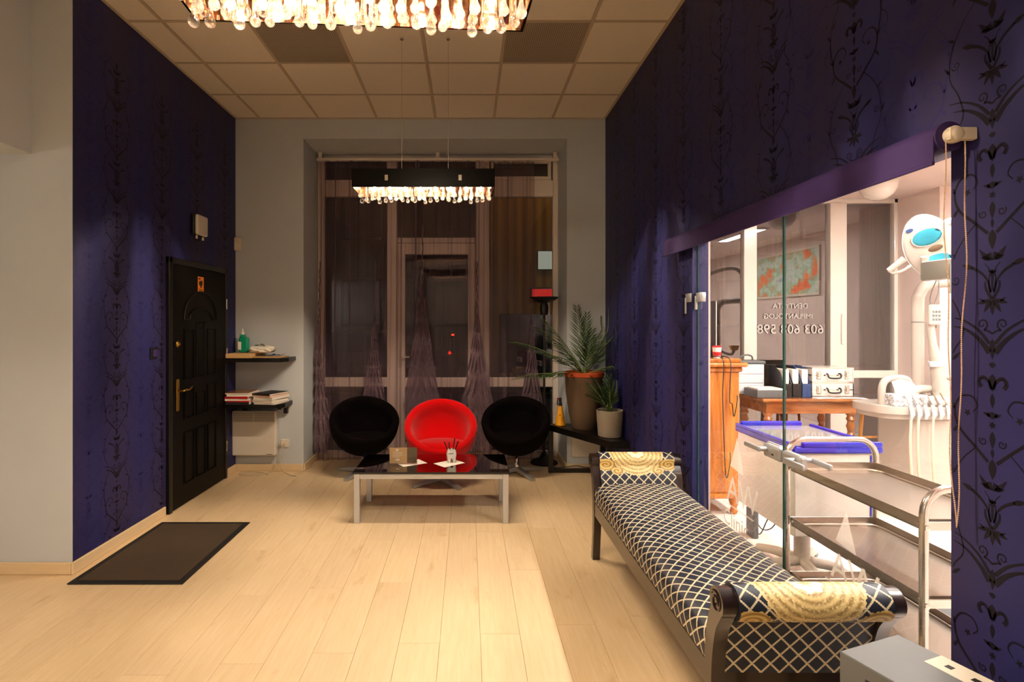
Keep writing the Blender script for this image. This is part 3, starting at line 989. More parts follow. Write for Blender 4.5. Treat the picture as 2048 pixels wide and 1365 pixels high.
L = bpy.data.lights.new('street_light', 'POINT'); L.energy = STREET * 4; L.color = (1, .62, .26); L.shadow_soft_size = .3
lo = bpy.data.objects.new('street_light', L); lo.location = (1.5, 12.5, 7.5); COL.objects.link(lo)
# ------------------------------------------------------------------ black entrance door on the papered wall
d1 = struct('door_1', (XL, 4.77, 0))
DY0, DY1, DZ = 4.255, 5.285, 2.045
MB().box(XL - .02, XL + .03, DY0, DY0 + .05, 0, DZ, .006).box(XL - .02, XL + .03, DY1 - .04, DY1, 0, DZ, .006) \
    .box(XL - .02, XL + .03, DY0, DY1, DZ - .05, DZ, .006).build('door_frame', 'black_wood', d1, True)
dl = MB().box(XL - .02, XL + .022, DY0 + .05, DY1 - .04, .008, DZ - .05, .004).build('door_leaf', 'door_black', d1, True)
def on_door(pts):      # (along y, z) -> world on the leaf face
    return [(XL + .022, a, b) for a, b in pts]
c0 = (DY0 + DY1) / 2
def moulding(pts, closed=True):
    MB().tube(on_door(pts), .011, 6, closed=closed).build('door_moulding', 'door_black', dl, True)
arch = [(c0 - .29, 1.55)] + [(c0 - .29 * cos(pi * i / 12), 1.55 + .24 * sin(pi * i / 12)) for i in range(1, 12)] + [(c0 + .29, 1.55)]
inner = [(c0 + .2, 1.55)] + [(c0 + .2 * cos(pi * i / 10), 1.55 + .10 * sin(pi * i / 10)) for i in range(1, 10)] + [(c0 - .2, 1.55)]
moulding(arch + inner)
for k in (-1, 0, 1):
    a = c0 + k * .2
    moulding([(a - .075, 1.05), (a + .075, 1.05), (a + .075, 1.46 + (.06 if k == 0 else 0)), (a - .075, 1.46 + (.06 if k == 0 else 0))])
    moulding([(a - .075, .18), (a + .075, .18), (a + .075, .60), (a - .075, .60)])
    moulding([(a - .075, .72), (a + .075, .72), (a + .075, .96 - (.06 if k == 0 else 0)), (a - .075, .96 - (.06 if k == 0 else 0))])
hp = MB().box(XL + .022, XL + .032, DY0 + .105, DY0 + .145, .80, 1.06, .008).build('handle_plate', 'brass', d1, True)
MB().tube(smooth_pts([(XL + .03, DY0 + .125, .965), (XL + .075, DY0 + .125, .965), (XL + .08, DY0 + .16, .97), (XL + .075, DY0 + .21, .965), (XL + .078, DY0 + .255, .985)]), [.009] * 13 + [.007] * 12, 8).build('lever', 'brass', d1, True)
MB().lathe([(0, 0), (.026, 0), (.028, .006), (.016, .014), (.014, .02), (0, .022)], 16, (XL + .022, DY0 + .125, 1.345), Matrix.Rotation(pi / 2, 4, 'Y')).build('door_lock', 'brass', d1, True)
for z in (.32, 1.22, 1.70):
    MB().tube([(XL + .036, DY1 - .035, z - .05), (XL + .036, DY1 - .035, z + .05)], .009, 8).build('hinge', 'chrome', d1, True)
st = thing('warning_sticker', 'small orange sticker with black camera symbol near top of the black door', 'sticker', (XL + .0225, 4.765, 1.79))
MB().box(0, .0008, -.052, .052, 0, .135).build('sticker_ground', 'orange_print', st)
MB().prism([(-.03, .062), (.012, .045), (.034, .075), (.026, .105), (-.032, .092)], 'x', .0008, .0014).prism([(-.01, .04), (.01, .035), (.016, .05), (-.004, .058)], 'x', .0008, .0014) \
    .box(.0008, .0013, -.04, -.005, .110, .122).box(.0008, .0013, -.04, .04, .012, .018).box(.0008, .0013, -.04, .03, .022, .027).build('camera_symbol', 'ink', st)

# entrance mat
em = thing('entrance_mat', 'dark brown entrance mat with black border before the black door', 'mat', (-1.985, 3.60, 0))
MB().box(-.335, .335, -.485, .485, .0005, .008, .004).build('mat_border', 'mat_edge', em)
MB().box(-.295, .295, -.445, .445, .002, .0105, .002).build('mat_pile', 'mat_pile', em)

# ------------------------------------------------------------------ bits on the walls
t = thing('wall_siren', 'white wall siren with dark back plate above the black door', 'alarm', (XL, 4.735, 2.28))
MB().box(0, .028, -.095, .095, 0, .185, .008).build('back_plate', 'black_plastic', t)
MB().box(.028, .062, -.09, .09, .004, .18, .02).build('cover', 'white_plastic', t)
for y in (-.055, .055):
    MB().lathe([(.009, -.03), (.011, -.012), (.006, -.004), (.006, .002)], 8, (.03, y, 0)).build('clip', 'cream', t)
t = thing('motion_sensor', 'small cream motion sensor high in the corner by the black door', 'sensor', (-2.355, YB, 2.26))
MB().box(-.035, .035, -.035, 0, 0, .135, .010).build('housing', 'cream', t)
MB().box(-.022, .022, -.038, -.033, .03, .07, .002).build('lens', 'white_plastic', t)
t = thing('light_switch', 'dark light switch on wallpaper beside the black door', 'switch', (XL, 4.08, 1.245))
MB().box(0, .012, -.042, .042, 0, .085, .004).build('switch_plate', 'black_plastic', t)
MB().box(.012, .018, -.026, .026, .016, .069, .003).build('rocker', 'blind_fabric', t)

# electric panel heater
t = thing('panel_heater', 'white electric panel heater with top grille under the corner shelves', 'heater', (-2.165, YB, .175))
MB().box(-.222, .222, -.085, -.012, 0, .455, .012).build('casing', 'white_plastic', t)
MB().box(-.21, .21, -.0875, -.084, .345, .44, .001).build('grille_recess', 'dark_grey', t)
g = MB()
for i in range(9):
    g.box(-.21, .21, -.091, -.086, .350 + i * .0102, .3545 + i * .0102)
g.box(-.003, .003, -.0915, -.087, .347, .438)
g.build('grille', 'cream', t)
MB().box(.13, .19, -.0862, -.0848, .014, .019).build('badge', 'ink', t)
MB().box(-.15, -.10, -.012, 0, .1, .4).build('bracket', 'cream', t); MB().box(.10, .15, -.012, 0, .1, .4).build('bracket', 'cream', t)
t = thing('wall_socket', 'white double socket with plug low on the wall beside heater', 'socket', (-1.875, YB, .245))
MB().box(-.04, .04, -.012, 0, 0, .082, .004).build('socket_plate', 'white_plastic', t)
MB().lathe([(0, 0), (.021, 0), (.024, .006), (.024, .022), (.012, .045), (0, .047)], 14, (-.02, -.012, .042), Matrix.Rotation(pi / 2, 4, 'X')).build('plug', 'cord_white', t)
zf = .006
o = MB().tube(smooth_pts([(-1.89, YB - .05, .28), (-1.885, YB - .055, .2), (-1.9, YB - .05, .08), (-1.86, YB - .07, .02), (-1.78, YB - .16, zf), (-1.7, YB - .2, zf)]), .0045, 6).build('loose_cable', 'cord_white')
tag(o, 'thin pale cord hanging from the plug to the floor end', 'cord')
o = MB().tube(smooth_pts([(-1.965, YB - .05, .168), (-1.955, YB - .05, .1), (-1.98, YB - .06, .02), (-2.1, YB - .16, zf), (-2.28, YB - .15, zf), (-2.24, YB - .07, zf), (-2.08, YB - .08, zf), (-2.0, YB - .15, zf), (-2.02, YB - .06, zf + .004)]), .0045, 6).build('loose_cable', 'cord_white')
tag(o, 'pale heater cord lying in loops on floor under panel heater', 'cord')
o = MB().tube(smooth_pts([(-1.73, YB - .14, zf), (-1.69, YB - .05, zf), (-1.665, YB + .1, zf), (-1.64, YB + .3, zf), (-1.5, YB + .36, zf)]), .0045, 6).build('loose_cable', 'cord_white')
tag(o, 'pale cord running along the skirting into the window recess', 'cord')

# ------------------------------------------------------------------ corner shelves and what lies on them
def shelf(z, xr, label, brackets):
    t = thing('wall_shelf', label, 'shelf', (-2.1, YB, z))
    x0, x1 = XL + 2.1 + .001, xr + 2.1
    MB().prism([(x0, -.30), (x1 - .06, -.30), (x1, -.22), (x1, -.001), (x0, -.001)], 'z', -.038, 0).build('board', 'black_wood', t)
    for bx in brackets:
        MB().box(bx - .02, bx + .02, -.04, -.001, -.13, -.038, .003).box(bx - .02, bx + .02, -.22, -.04, -.062, -.038, .003).build('bracket', 'black_wood', t)
SZ1, SZ2 = 1.175, .725
shelf(SZ1, -1.765, 'black corner shelf holding the green bottle, above the magazine shelf', [])
shelf(SZ2, -1.80, 'black corner shelf with magazines above the panel heater', [-.18, .24])
def pile_book(name, label, cat, x, y, z, w, d, h, rz, mat, pages=True, group=None):
    t = thing(name, label, cat, (x, y, z), rz, group)
    if pages:
        MB().box(-w / 2 + .003, w / 2 - .003, -d / 2 + .003, d / 2 - .003, .0015, h - .0015).build('pages', 'paper', t)
        MB().box(-w / 2, w / 2, -d / 2, d / 2, 0, .0015).box(-w / 2, w / 2, -d / 2, d / 2, h - .0015, h).box(-w / 2, -w / 2 + .002, -d / 2, d / 2, 0.0015, h - .0015).box(-w / 2 + .002, (w / 2 if mat in ('red_plastic', 'ink') else -w / 2 + .003), -d / 2, -d / 2 + .002, .0015, h - .0015).build('cover', mat, t)
    else:
        MB().box(-w / 2, w / 2, -d / 2, d / 2, 0, h, .002).build('box_body', mat, t)
        MB().box(-w / 2, w / 2, -d / 2, d / 2, h, h + .001).build('lid', mat, t)
    return t
pile_book('flat_box', 'flat beige box under the green bottle on the upper shelf', 'box', -2.235, YB - .17, SZ1 + .001, .235, .26, .042, 0, 'kraft', False)
o = MB().box(-2.11, -1.83, YB - .26, YB - .02, SZ1 + .001, SZ1 + .010, .002).build('place_board', 'kraft')
tag(o, 'thin pale wooden board lying on upper shelf beside flat box', 'board')
t = thing('gel_bottle', 'green bottle with white nozzle cap on the upper corner shelf', 'bottle', (-2.255, YB - .10, SZ1 + .045))
MB().box(-.05, .05, -.028, .028, 0, .155, .018).box(-.04, .012, -.024, .024, .15, .185, .012).build('bottle_body', 'green_plastic', t)
MB().lathe([(.0, 0), (.018, 0), (.018, .018), (.011, .024), (.005, .058), (0, .06)], 14, (-.014, 0, .183)).build('nozzle_cap', 'white_plastic', t)
MB().box(-.051, -.018, -.0292, -.0275, .03, .11).build('bottle_label', 'paper', t)
t = thing('tissue_pack', 'crumpled white tissue pack beside the green bottle', 'tissues', (-2.06, YB - .13, SZ1 + .0445), -.1)
def cr(u, v):
    a = 2 * pi * u; h = pi * (v - .5)
    r = 1 + .12 * sin(7 * a + 3 * v * 6) * cos(h)
    return Vector((.122 * abs(cos(a)) ** .6 * (1 if cos(a) > 0 else -1) * cos(h) ** .4 * r, .07 * abs(sin(a)) ** .6 * (1 if sin(a) > 0 else -1) * cos(h) ** .4 * r, .032 + .032 * sin(h) + .006 * sin(9 * a) * (v > .5)))
MB().grid(cr, 28, 10).build('pack', 'paper', t)
MB().grid(lambda u, v: Vector((-.08 + .14 * u, -.03 + .06 * v, .064 + .026 * sin(pi * u) * (1 - .5 * v) + .008 * sin(11 * u + 5 * v))), 10, 5).build('tissue', 'paper', t)
t = thing('face_mask', 'crumpled dark blue face mask at the end of upper shelf', 'mask', (-1.93, YB - .14, SZ1 + .011))
MB().grid(lambda u, v: Vector((-.07 + .13 * u, -.04 + .08 * v, .010 + .018 * abs(sin(7 * u + 3 * v)) * sin(pi * u) * sin(pi * v))), 14, 8).build('mask_cloth', 'blue_folder', t)
MB().tube(smooth_pts([(.05, -.03, .008), (.085, -.02, .02), (.09, .01, .026), (.05, .03, .01)]), .002, 5).build('ear_loop', 'navy', t)
cov = ['ink', 'red_fabric', 'paper', 'ink', 'walnut', 'red_plastic', 'dark_grey']
z = SZ2 + .001
lab = ['bottom magazine of the dark red stack nearer the corner', 'red magazine second in the stack nearer the corner', 'pink edged magazine in the middle of the corner stack', 'red magazine under the top pair of corner stack', 'dark thick book just under the top of corner stack', 'brown covered magazine topmost on the corner stack']
for i, (h, m, rz) in enumerate(((.026, 'ink', .03), (.012, 'red_plastic', -.02), (.018, 'paper', .04), (.022, 'red_plastic', -.03), (.020, 'paper', .05), (.014, 'walnut', .03))):
    pile_book('magazine', lab[i], 'magazine', -2.235 + .01 * sin(i * 2), YB - .175, z, .225, .29, h, rz, m, True, 'magazines on the lower shelf')
    z += h + .0006
z = SZ2 + .001
lab = ['bottom magazine of the pale stack near shelf end', 'second pale magazine from the bottom near shelf end', 'third pale magazine from the bottom near shelf end', 'thick pale catalogue in the stack near shelf end', 'thin pale magazine under the black topped one', 'black covered magazine topmost of stack near shelf end']
for i, (h, m, rz) in enumerate(((.016, 'paper', -.22), (.018, 'paper', -.26), (.012, 'paper', -.20), (.024, 'paper', -.3), (.014, 'orange_print', -.34), (.016, 'ink', -.36))):
    pile_book('magazine', lab[i], 'magazine', -1.958 + .008 * cos(i * 2), YB - .165, z, .215, .28, h, rz, m, True, 'magazines on the lower shelf')
    z += h + .0006

# ------------------------------------------------------------------ curtain and rail
rl = thing('curtain_rail', 'slim ceiling curtain rail across the top of window recess', 'rail', (-.336, YW - .12, WH - .09))
MB().box(WX0 + .336 + .01, WX1 + .336 - .01, -.02, .02, 0, .028, .004).build('rail', 'pvc', rl)
for x in (-1.3, 0.0, 1.3):
    MB().box(x - .02, x + .02, -.015, .015, .028, .09).build('bracket', 'pvc', rl)
CT0, CT1 = WX0 + .03, .735
GAT = [-1.63, -1.02, -.50, .10, .69]     # gathering tapes
def curtain_pt(u, v):
    z = (WH - .10) * (1 - v) + .015 * v
    x = CT0 + (CT1 - CT0) * u
    am = .6 + .4 * sin(2 * pi * u * 2.3 + 1) * sin(2 * pi * u * 5.1)
    d = am * (0.020 * sin(2 * pi * u * 17 + .9 * sin(v * 3 + u * 9)) + 0.012 * sin(2 * pi * u * 29.3 + 1.7 + v * .8) + .006 * sin(2 * pi * u * 43 + 2 * v))
    low = max(0.0, min(1.0, (v - .42) / .35))
    for g in GAT:
        dx = x - g
        k = math.exp(-abs(dx) / .13) * low
        # ruched folds fan out and down from the tape
        x += -dx * .35 * k
        z += .10 * k * (1 - v) * (abs(dx) < .5)
    top = math.exp(-v * 40)
    d += top * .008 * sin(2 * pi * u * 75)
    sway = low * .05 * sin(u * 2 * pi * 4 + .6)
    return Vector((x, YW - .125 - .045 * low + d * 1.6 - sway * .5 * low, z))
cu = thing('sheer_curtain', 'sheer purple grey curtain gathered by tapes, hanging before the big window', 'curtain', (-.47, YW - .12, .01))
mb = MB().grid(curtain_pt, 520, 90)
mb.build('curtain_cloth', 'sheer', cu, True, recalc=False)
for g in GAT:
    pts = []
    for i in range(60):
        z = 2.2 - i * 2.1 / 59 if g != GAT[2] else 2.6 - i * 2.5 / 59
        pts.append((g + .004 * sin(i * 1.3), YW - .165 - (.04 if z < 1.6 else .04 * max(0, (2.2 - z) / .6)), z))
    MB().tube(pts, [.006 + .0035 * (i % 2) for i in range(60)], 6).build('gathering_tape', 'sheer_dense', cu, True)
for g, zt, wd in ((GAT[0], 1.55, .13), (GAT[1], 1.60, .15), (GAT[2], 2.15, .19), (GAT[3], 1.72, .19), (GAT[4], 1.55, .14)):
    def swag(u, v, g=g, zt=zt, wd=wd):
        s_ = u * 2 - 1
        w = .012 + wd * min(1, v / .72) ** 1.25 * (1 if v < .72 else 1 - .25 * (v - .72) / .28)
        z = zt - (zt - .16) * v - .10 * abs(s_) * min(1, v * 2.2) * (1 - .3 * v)
        x = max(WX0 + .02, g + s_ * w)
        d = (.016 * sin(v * 46 - abs(s_) * 13 + g * 7) * (1 - .4 * v) + .012 * sin(abs(s_) * 16 + 2 * sin(5 * v + g))) * min(1, v * 3)
        return Vector((x, YW - .235 - .03 * v + d, max(.03, z)))
    MB().grid(swag, 44, 90).build('ruched_swag', 'sheer_dense', cu, True, recalc=False)

# ------------------------------------------------------------------ chandeliers
def drop_mesh(length, r):
    pr = []
    for i in range(11):
        t = i / 10
        a = pi * t
        pr.append((r * sin(a * .5 + 0) if i == 0 else r * sin(a * .62), 0))
    prof = [(0, 0)]
    for i in range(1, 7):
        a = pi * i / 9
        prof.append((r * sin(a), r - r * cos(a)))
    prof += [(r * .62, r * 1.9), (r * .40, r * 2.7), (r * .30, r * 3.8), (r * .30, length), (0, length)]
    return MB().lathe(prof, 9).mesh('glass_drop', 'crystal')
DM = [drop_mesh(.112, .0155), drop_mesh(.135, .0165), drop_mesh(.09, .0145)]
def make_chandelier(loc, label):
    t = thing('chandelier', label, 'chandelier', loc, 0, 'crystal chandeliers')
    LX, LY, HZ, W = .505, .15, .13, .006
    MB().box(-LX, LX, -LY, -LY + W, 0, HZ).box(-LX, LX, LY - W, LY, 0, HZ).box(-LX, -LX + W, -LY + W, LY - W, 0, HZ).box(LX - W, LX, -LY + W, LY - W, 0, HZ) \
        .build('shade', 'shade_black', t)
    w2_ = W + .002
    MB().box(-LX + W, LX - W, -LY + W, -LY + w2_, .0, HZ - .01).box(-LX + W, LX - W, LY - w2_, LY - W, .0, HZ - .01) \
        .box(-LX + W, -LX + w2_, -LY + w2_, LY - w2_, 0, HZ - .01).box(LX - w2_, LX - W, -LY + w2_, LY - w2_, 0, HZ - .01) \
        .box(-LX + W, LX - W, -LY + W, LY - W, HZ - .012, HZ - .006).build('mirror_lining', 'mirror_steel', t)
    for s in (-1, 1):
        MB().tube([(s * .17, 0, HZ - .01), (s * .17, 0, H - loc[2] - .02)], .0016, 5).build('suspension_wire', 'steel', t)
        MB().lathe([(.0, 0), (.014, 0), (.014, .012), (0, .016)], 10, (s * .17, 0, H - loc[2] - .022)).build('wire_anchor', 'chrome', t)
        MB().box(s * .26 - .012, s * .26 + .012, -LY - .004, -LY, .045, .085, .002).build('shade_clip', 'chrome', t)
    for k in range(8):
        x = -.42 + .12 * k
        b = MB().lathe([(0, 0), (.007, .003), (.009, .012), (.009, .03), (.006, .036), (0, .036)], 8, (x, 0, .074)).build('bulb', 'bulb', t)
        MB().lathe([(.0, 0), (.013, 0), (.013, .012), (0, .012)], 8, (x, 0, .108)).build('bulb_holder', 'white_plastic', b)
    rows = [(-.115, -.008), (-.045, -.068), (.045, -.066), (.115, -.004)]
    rng = random.Random(3)
    for ry, tip in rows:
        for i in range(23):
            x = -.465 + i * .0423
            m = DM[(i * 2 + int(ry * 100)) % 3]
            o = bpy.data.objects.new('glass_drop', m); COL.objects.link(o); o.parent = t
            j = (0, -.006, -.012, .022, -.004, -.002, .004, .018)[(i * 3 + int(ry * 40)) % 8]
            o.location = (x + rng.uniform(-.006, .006), ry + rng.uniform(-.012, .012), tip + j)
    return t
M['bulb'] = emitter('bulb', '#ffe7c8', BULB)
ch = make_chandelier((-.315, 3.95, 2.476), 'small looking far chandelier hanging before the sheer curtain')
ch2 = dup(ch, (-.32, 1.535, 2.44), radians(3.6), 'large crystal chandelier overhead at the top edge of the picture')
for c in ch2.children:
    if c.name.startswith(('suspension_wire', 'wire_anchor')):
        c.location.z += .036
ch['label'] = 'black boxed crystal chandelier hanging before the sheer curtain'

# ------------------------------------------------------------------ tub chairs
def tub_chair(loc, rz, tilt, fab, label, star):
    t = thing('tub_chair', label, 'chair', loc, rz, 'swivel tub chairs')
    # shell: a bowl turned about a tilted axis (axis points to the sitter: -y and up)
    e = radians(tilt)
    ax = Vector((0, -cos(e), sin(e))); right = Vector((1, 0, 0)); up = ax.cross(right) * -1
    up = right.cross(ax) * -1 if right.cross(ax).z < 0 else right.cross(ax)
    Rm = Matrix((right, up, ax)).transposed().to_4x4()
    c = (0, 0, .54)
    R, D = .335, .33
    prof = []
    for i in range(12):
        a = pi / 2 * i / 11
        prof.append((R * sin(a) ** .85, -D * cos(a)))
    prof += [(R + .002, .02), (R - .006, .042), (R - .026, .055), (R - .048, .048), (R - .066, .02), (R - .075, -.02)]
    for i in range(1, 9):
        a = pi / 2 * (1 - i / 8)
        prof.append(((R - .075) * sin(a) ** .8 if i < 8 else 0, -.02 - (D - .10) * cos(a)))
    mb = MB().lathe(prof, 48, (0, 0, 0), Rm)
    mb.v = [(x, y, z + c[2]) for x, y, z in mb.v]
    # the shell flares a little wider than tall
    mb.v = [(x * 1.02, y, z) for x, y, z in mb.v]
    mb.build('shell', fab, t, sharp=80)
    pr = [(0, 0)] + [(.205 * min(1, sin(pi / 2 * i / 6) ** .5), .0 + .075 * (1 - cos(pi * i / 6)) / 2) for i in range(1, 7)]
    cush = [(0, -.03), (.17, -.03), (.205, -.01), (.212, .02), (.20, .045), (.15, .06), (0, .068)]
    q = MB().lathe(cush, 36, (0, -.075, .375), Matrix.Rotation(radians(-4), 4, 'X'), 1.12, .95)
    q.build('seat_cushion', fab, t, sharp=80)
    MB().lathe([(.0, .0), (.028, .0), (.026, .10), (.018, .11), (.018, .30), (.07, .315), (.07, .33), (0, .335)], 18, (0, .07, .055)).build('pedestal', 'chrome', t)
    for k in range(4):
        a = star + k * pi / 2
        mx = Matrix.Translation((0, .07, 0)) @ Matrix.Rotation(a, 4, 'Z')
        leg = MB()
        vs = [(.0, -.024, .03), (.0, .024, .03), (.0, .024, .075), (.0, -.024, .075), (.31, -.02, .001), (.31, .02, .001), (.31, .02, .026), (.31, -.02, .026)]
        leg.add([mx @ Vector(p) for p in vs], [(0, 1, 2, 3), (7, 6, 5, 4), (0, 4, 5, 1), (1, 5, 6, 2), (2, 6, 7, 3), (3, 7, 4, 0)])
        leg.build('leg', 'alu', t)
    return t
tub_chair((-.255, 5.06, 0), radians(2), 52, 'red_fabric', 'red tub chair between the two black tub chairs', radians(35))
tub_chair((-1.03, 5.37, 0), radians(16), 56, 'black_fabric', 'black tub chair on the heater side of the red chair', radians(50))
tub_chair((.475, 5.37, 0), radians(-14), 56, 'black_fabric', 'black tub chair next to the plant stand', radians(40))

# ------------------------------------------------------------------ coffee table
ct = thing('coffee_table', 'low coffee table with dark glass top and silver legs', 'table', (-.278, 4.345, 0))
LXo, LYo = .585, .275
for sx in (-1, 1):
    for sy in (-1, 1):
        MB().box(sx * (LXo - .022) - .022, sx * (LXo - .022) + .022, sy * (LYo - .022) - .022, sy * (LYo - .022) + .022, 0, .376, .003).build('leg', 'alu', ct)
for sy in (-1, 1):
    MB().box(-LXo + .044, LXo - .044, sy * (LYo - .018) - .012, sy * (LYo - .018) + .012, .335, .372, .002).build('rail', 'alu', ct)
for sx in (-1, 1):
    MB().box(sx * (LXo - .018) - .012, sx * (LXo - .018) + .012, -LYo + .044, LYo - .044, .335, .372, .002).build('rail', 'alu', ct)
MB().box(-LXo - .006, LXo + .006, -LYo - .006, LYo + .006, .3765, .390, .002).build('table_top', 'table_glass', ct)
MB().box(-LXo - .0075, LXo + .0075, -LYo - .0075, -LYo - .0062, .3765, .390).box(-LXo - .0075, LXo + .0075, LYo + .0062, LYo + .0075, .3765, .390) \
    .box(-LXo - .0075, -LXo - .0062, -LYo - .0062, LYo + .0062, .3765, .390).box(LXo + .0062, LXo + .0075, -LYo - .0062, LYo + .0062, .3765, .390).build('glass_edge', 'black_plastic', ct)
TZ = .3905
t = thing('table_sign', 'clear acrylic stand with a printed card on coffee table', 'sign', (-.515, 4.29, TZ), radians(2))
MB().box(-.112, .112, -.035, .055, 0, .003, .001).box(-.112, .112, .0, .003, .003, .135, .001).build('acrylic_stand', 'acrylic', t)
cd = MB().box(-.108, .108, .004, .0055, .008, .132).build('card', 'kraft', t)
MB().box(.03, .108, .0035, .004, .008, .132).build('card_photo', 'wicker', cd)
mb = MB()
for z, a, b in ((.094, -.085, -.005), (.083, -.08, -.01), (.07, -.085, -.005), (.058, -.085, -.03)):
    mb.box(a, b, .0035, .004, z, z + .003)
mb.box(-.058, -.038, .0035, .004, .105, .122).box(-.06, -.03, .0035, .004, .03, .042)
mb.build('card_print', 'paper', cd)
t = thing('pen_holder', 'white tooth shaped pen holder on coffee table', 'pen holder', (-.134, 4.36, TZ + .001), radians(10))
def tooth(u, v):
    a = 2 * pi * u
    r = .036 * (abs(cos(a)) ** 4 + abs(sin(a)) ** 4) ** (-.25)
    k = .92 + .14 * sin(pi * min(1, v * 1.1)) - .05 * v
    z = .034 + .066 * v
    return Vector((r * k * cos(a) * 1.05, r * k * sin(a) * .95, z + .004 * cos(2 * a) * v))
mb = MB().grid(tooth, 32, 8)
mb.lathe([(.0, .036), (.034, .036)], 20).lathe([(.024, .1), (.034, .103), (.036, .099)], 20)
for sx in (-1, 1):
    for sy in (-1, 1):
        mb.tube([(sx * .019, sy * .018, .045), (sx * .021, sy * .019, .02), (sx * .017, sy * .016, 0)], [.0165, .0125, .007], 10)
mb.build('tooth_body', 'white_enamel', t)
MB().box(-.03, .012, -.0375, -.036, .074, .079).build('printed_band', 'blue_folder', t)
for i, (dx, dy, lab) in enumerate(((-.045, -.012, 'black pen leaning out of the tooth holder toward the card'), (-.016, .010, 'short black pen second from the card in tooth holder'), (.022, .012, 'tallest black pen upright in the tooth holder'), (.044, -.006, 'black pen leaning away from the card in tooth holder'))):
    p = thing('pen', lab, 'pen', (-.134 + dx * .25, 4.36 + dy * .3, TZ + .045), 0, 'pens in the tooth holder')
    tip = Vector((dx, dy, .125 + (.02 if i == 2 else -.01 * (i == 1))))
    MB().tube([(0, 0, 0), tip * .55], .0045, 8).build('barrel', 'black_plastic', p)
    MB().tube([tip * .55, tip], [.0055, .005], 8).build('cap', 'black_plastic', p)
def sheet(x, y, z, w, d, rz, label, group='papers on the coffee table', cat='paper'):
    mx = Matrix.Translation((x, y, z)) @ Matrix.Rotation(rz, 4, 'Z')
    o = MB().grid(lambda u, v: mx @ Vector(((u - .5) * w, (v - .5) * d, .0002 + .0006 * sin(3 * u) * (1 - v))), 6, 4).build('paper_sheet', 'paper')
    return tag(o, label, cat, group)
sheet(-.15, 4.325, TZ, .21, .15, radians(40), 'pale paper sheet under the tooth pen holder')
sheet(-.455, 4.335, TZ, .21, .15, radians(32), 'pale paper sheet half hidden behind the acrylic card stand')

# ------------------------------------------------------------------ floor lamp
t = thing('floor_lamp', 'black torchiere floor lamp beside the palm in window recess', 'lamp', (.825, 5.84, 0))
MB().lathe([(.145, 0), (.15, .012), (.135, .03), (.06, .055), (.03, .10), (.016, .13), (0, .13)], 28).build('lamp_base', 'black_plastic', t)
MB().tube([(0, 0, .12), (0, 0, 1.74)], .013, 10).build('pole', 'black_plastic', t)
MB().lathe([(.0, 1.60), (.035, 1.605), (.045, 1.64), (.045, 1.70), (.03, 1.74), (0, 1.75)], 16).build('socket_cup', 'black_plastic', t)
MB().lathe([(.03, 1.735), (.12, 1.765), (.155, 1.79), (.158, 1.80), (.15, 1.80), (.115, 1.775), (0, 1.75)], 32).build('bowl_shade', 'black_plastic', t)

# ------------------------------------------------------------------ plant stand
ps = thing('plant_stand', 'black corner stand with frame legs carrying the potted plants', 'stand', (1.1, 5.1, 0))
A_, B_, C_, D_ = (.815, 5.46), (1.235, 4.66), (1.392, 4.66), (1.392, 5.50)
E_ = (.815, 5.50)
poly = [A_, B_, C_, D_, E_]
PZ = .49
MB().prism(poly, 'z', PZ - .06, PZ).build('stand_top', 'black_wood', ps, True)
for (px, py) in ((.84, 5.475), (1.235, 4.715), (1.367, 5.475)):
    MB().box(px - .024, px + .024, py - .024, py + .024, 0, PZ - .06, .002).build('leg', 'black_wood', ps, True)
MB().box(.864, 1.343, 5.455, 5.495, .0, .04, .002).build('foot_rail', 'black_wood', ps, True)
t = thing('wall_radiator', 'low white convector behind the black plant stand', 'heater', (1.2, YB, .15))
MB().box(-.14, .17, -.03, -.002, 0, .30, .006).build('casing', 'white_plastic', t)
MB().box(-.12, .15, -.033, -.03, .262, .285).build('grille', 'cream', t)

ORG = [Vector((0, 0, 0))]
def clipl(p0, dv, L):
    w = ORG[0] + p0 + dv * L
    lim = 6.0 if w.x < .98 else YB - .02
    if w.x > XR - .045 and dv.x > 0:
        L = max(.02, (XR - .045 - ORG[0].x - p0.x) / dv.x)
    if w.y > lim and dv.y > 0:
        L = max(.02, min(L, (lim - ORG[0].y - p0.y) / dv.y))
    return L

def frond(base, az, elev, length, droop, n, leaf_len, seed, width=.0088):
    rng = random.Random(seed)
    pts = []
    d = Vector((cos(az) * cos(elev), sin(az) * cos(elev), sin(elev)))
    side = Vector((-sin(az), cos(az), 0))
    for i in range(n + 1):
        t = i / n
        p = Vector(base) + d * (length * t) + Vector((0, 0, -droop * t * t)) + Vector((cos(az), sin(az), 0)) * (droop * .35 * t * t)
        w = ORG[0] + p
        w.x = min(w.x, XR - .05); w.y = min(w.y, 6.0 if w.x < .98 else YB - .015)
        pts.append(w - ORG[0])
    lf = MB()
    start = int(n * .22)
    for i in range(start, n + 1):
        t = i / n
        tan = (pts[min(i + 1, n)] - pts[i - 1]).normalized()
        upv = side.cross(tan).normalized()
        L = leaf_len * (.55 + .6 * sin(pi * min(1, .18 + t * .8))) * (1 - .35 * t)
        for s in (-1, 1):
            sp = rng.uniform(.45, .62) + .1 * (1 - t)
            dirv = (tan * cos(sp) + side * (s * sin(sp)) + upv * .25 * rng.uniform(.4, 1.3)).normalized()
            dirv.z -= .06
            nrm = dirv.cross(upv).normalized()
            w = width * (1 - .3 * t)
            p0 = pts[i]; L = clipl(p0, dirv, L); p1 = p0 + dirv * (L * .45); p2 = p0 + dirv * L + Vector((0, 0, -.02 * L))
            lf.add([p0, p1 + nrm * w, p2, p1 - nrm * w, p1 + upv * (w * .5)], [(0, 1, 4), (1, 2, 4), (2, 3, 4), (3, 0, 4)])
    return pts, lf

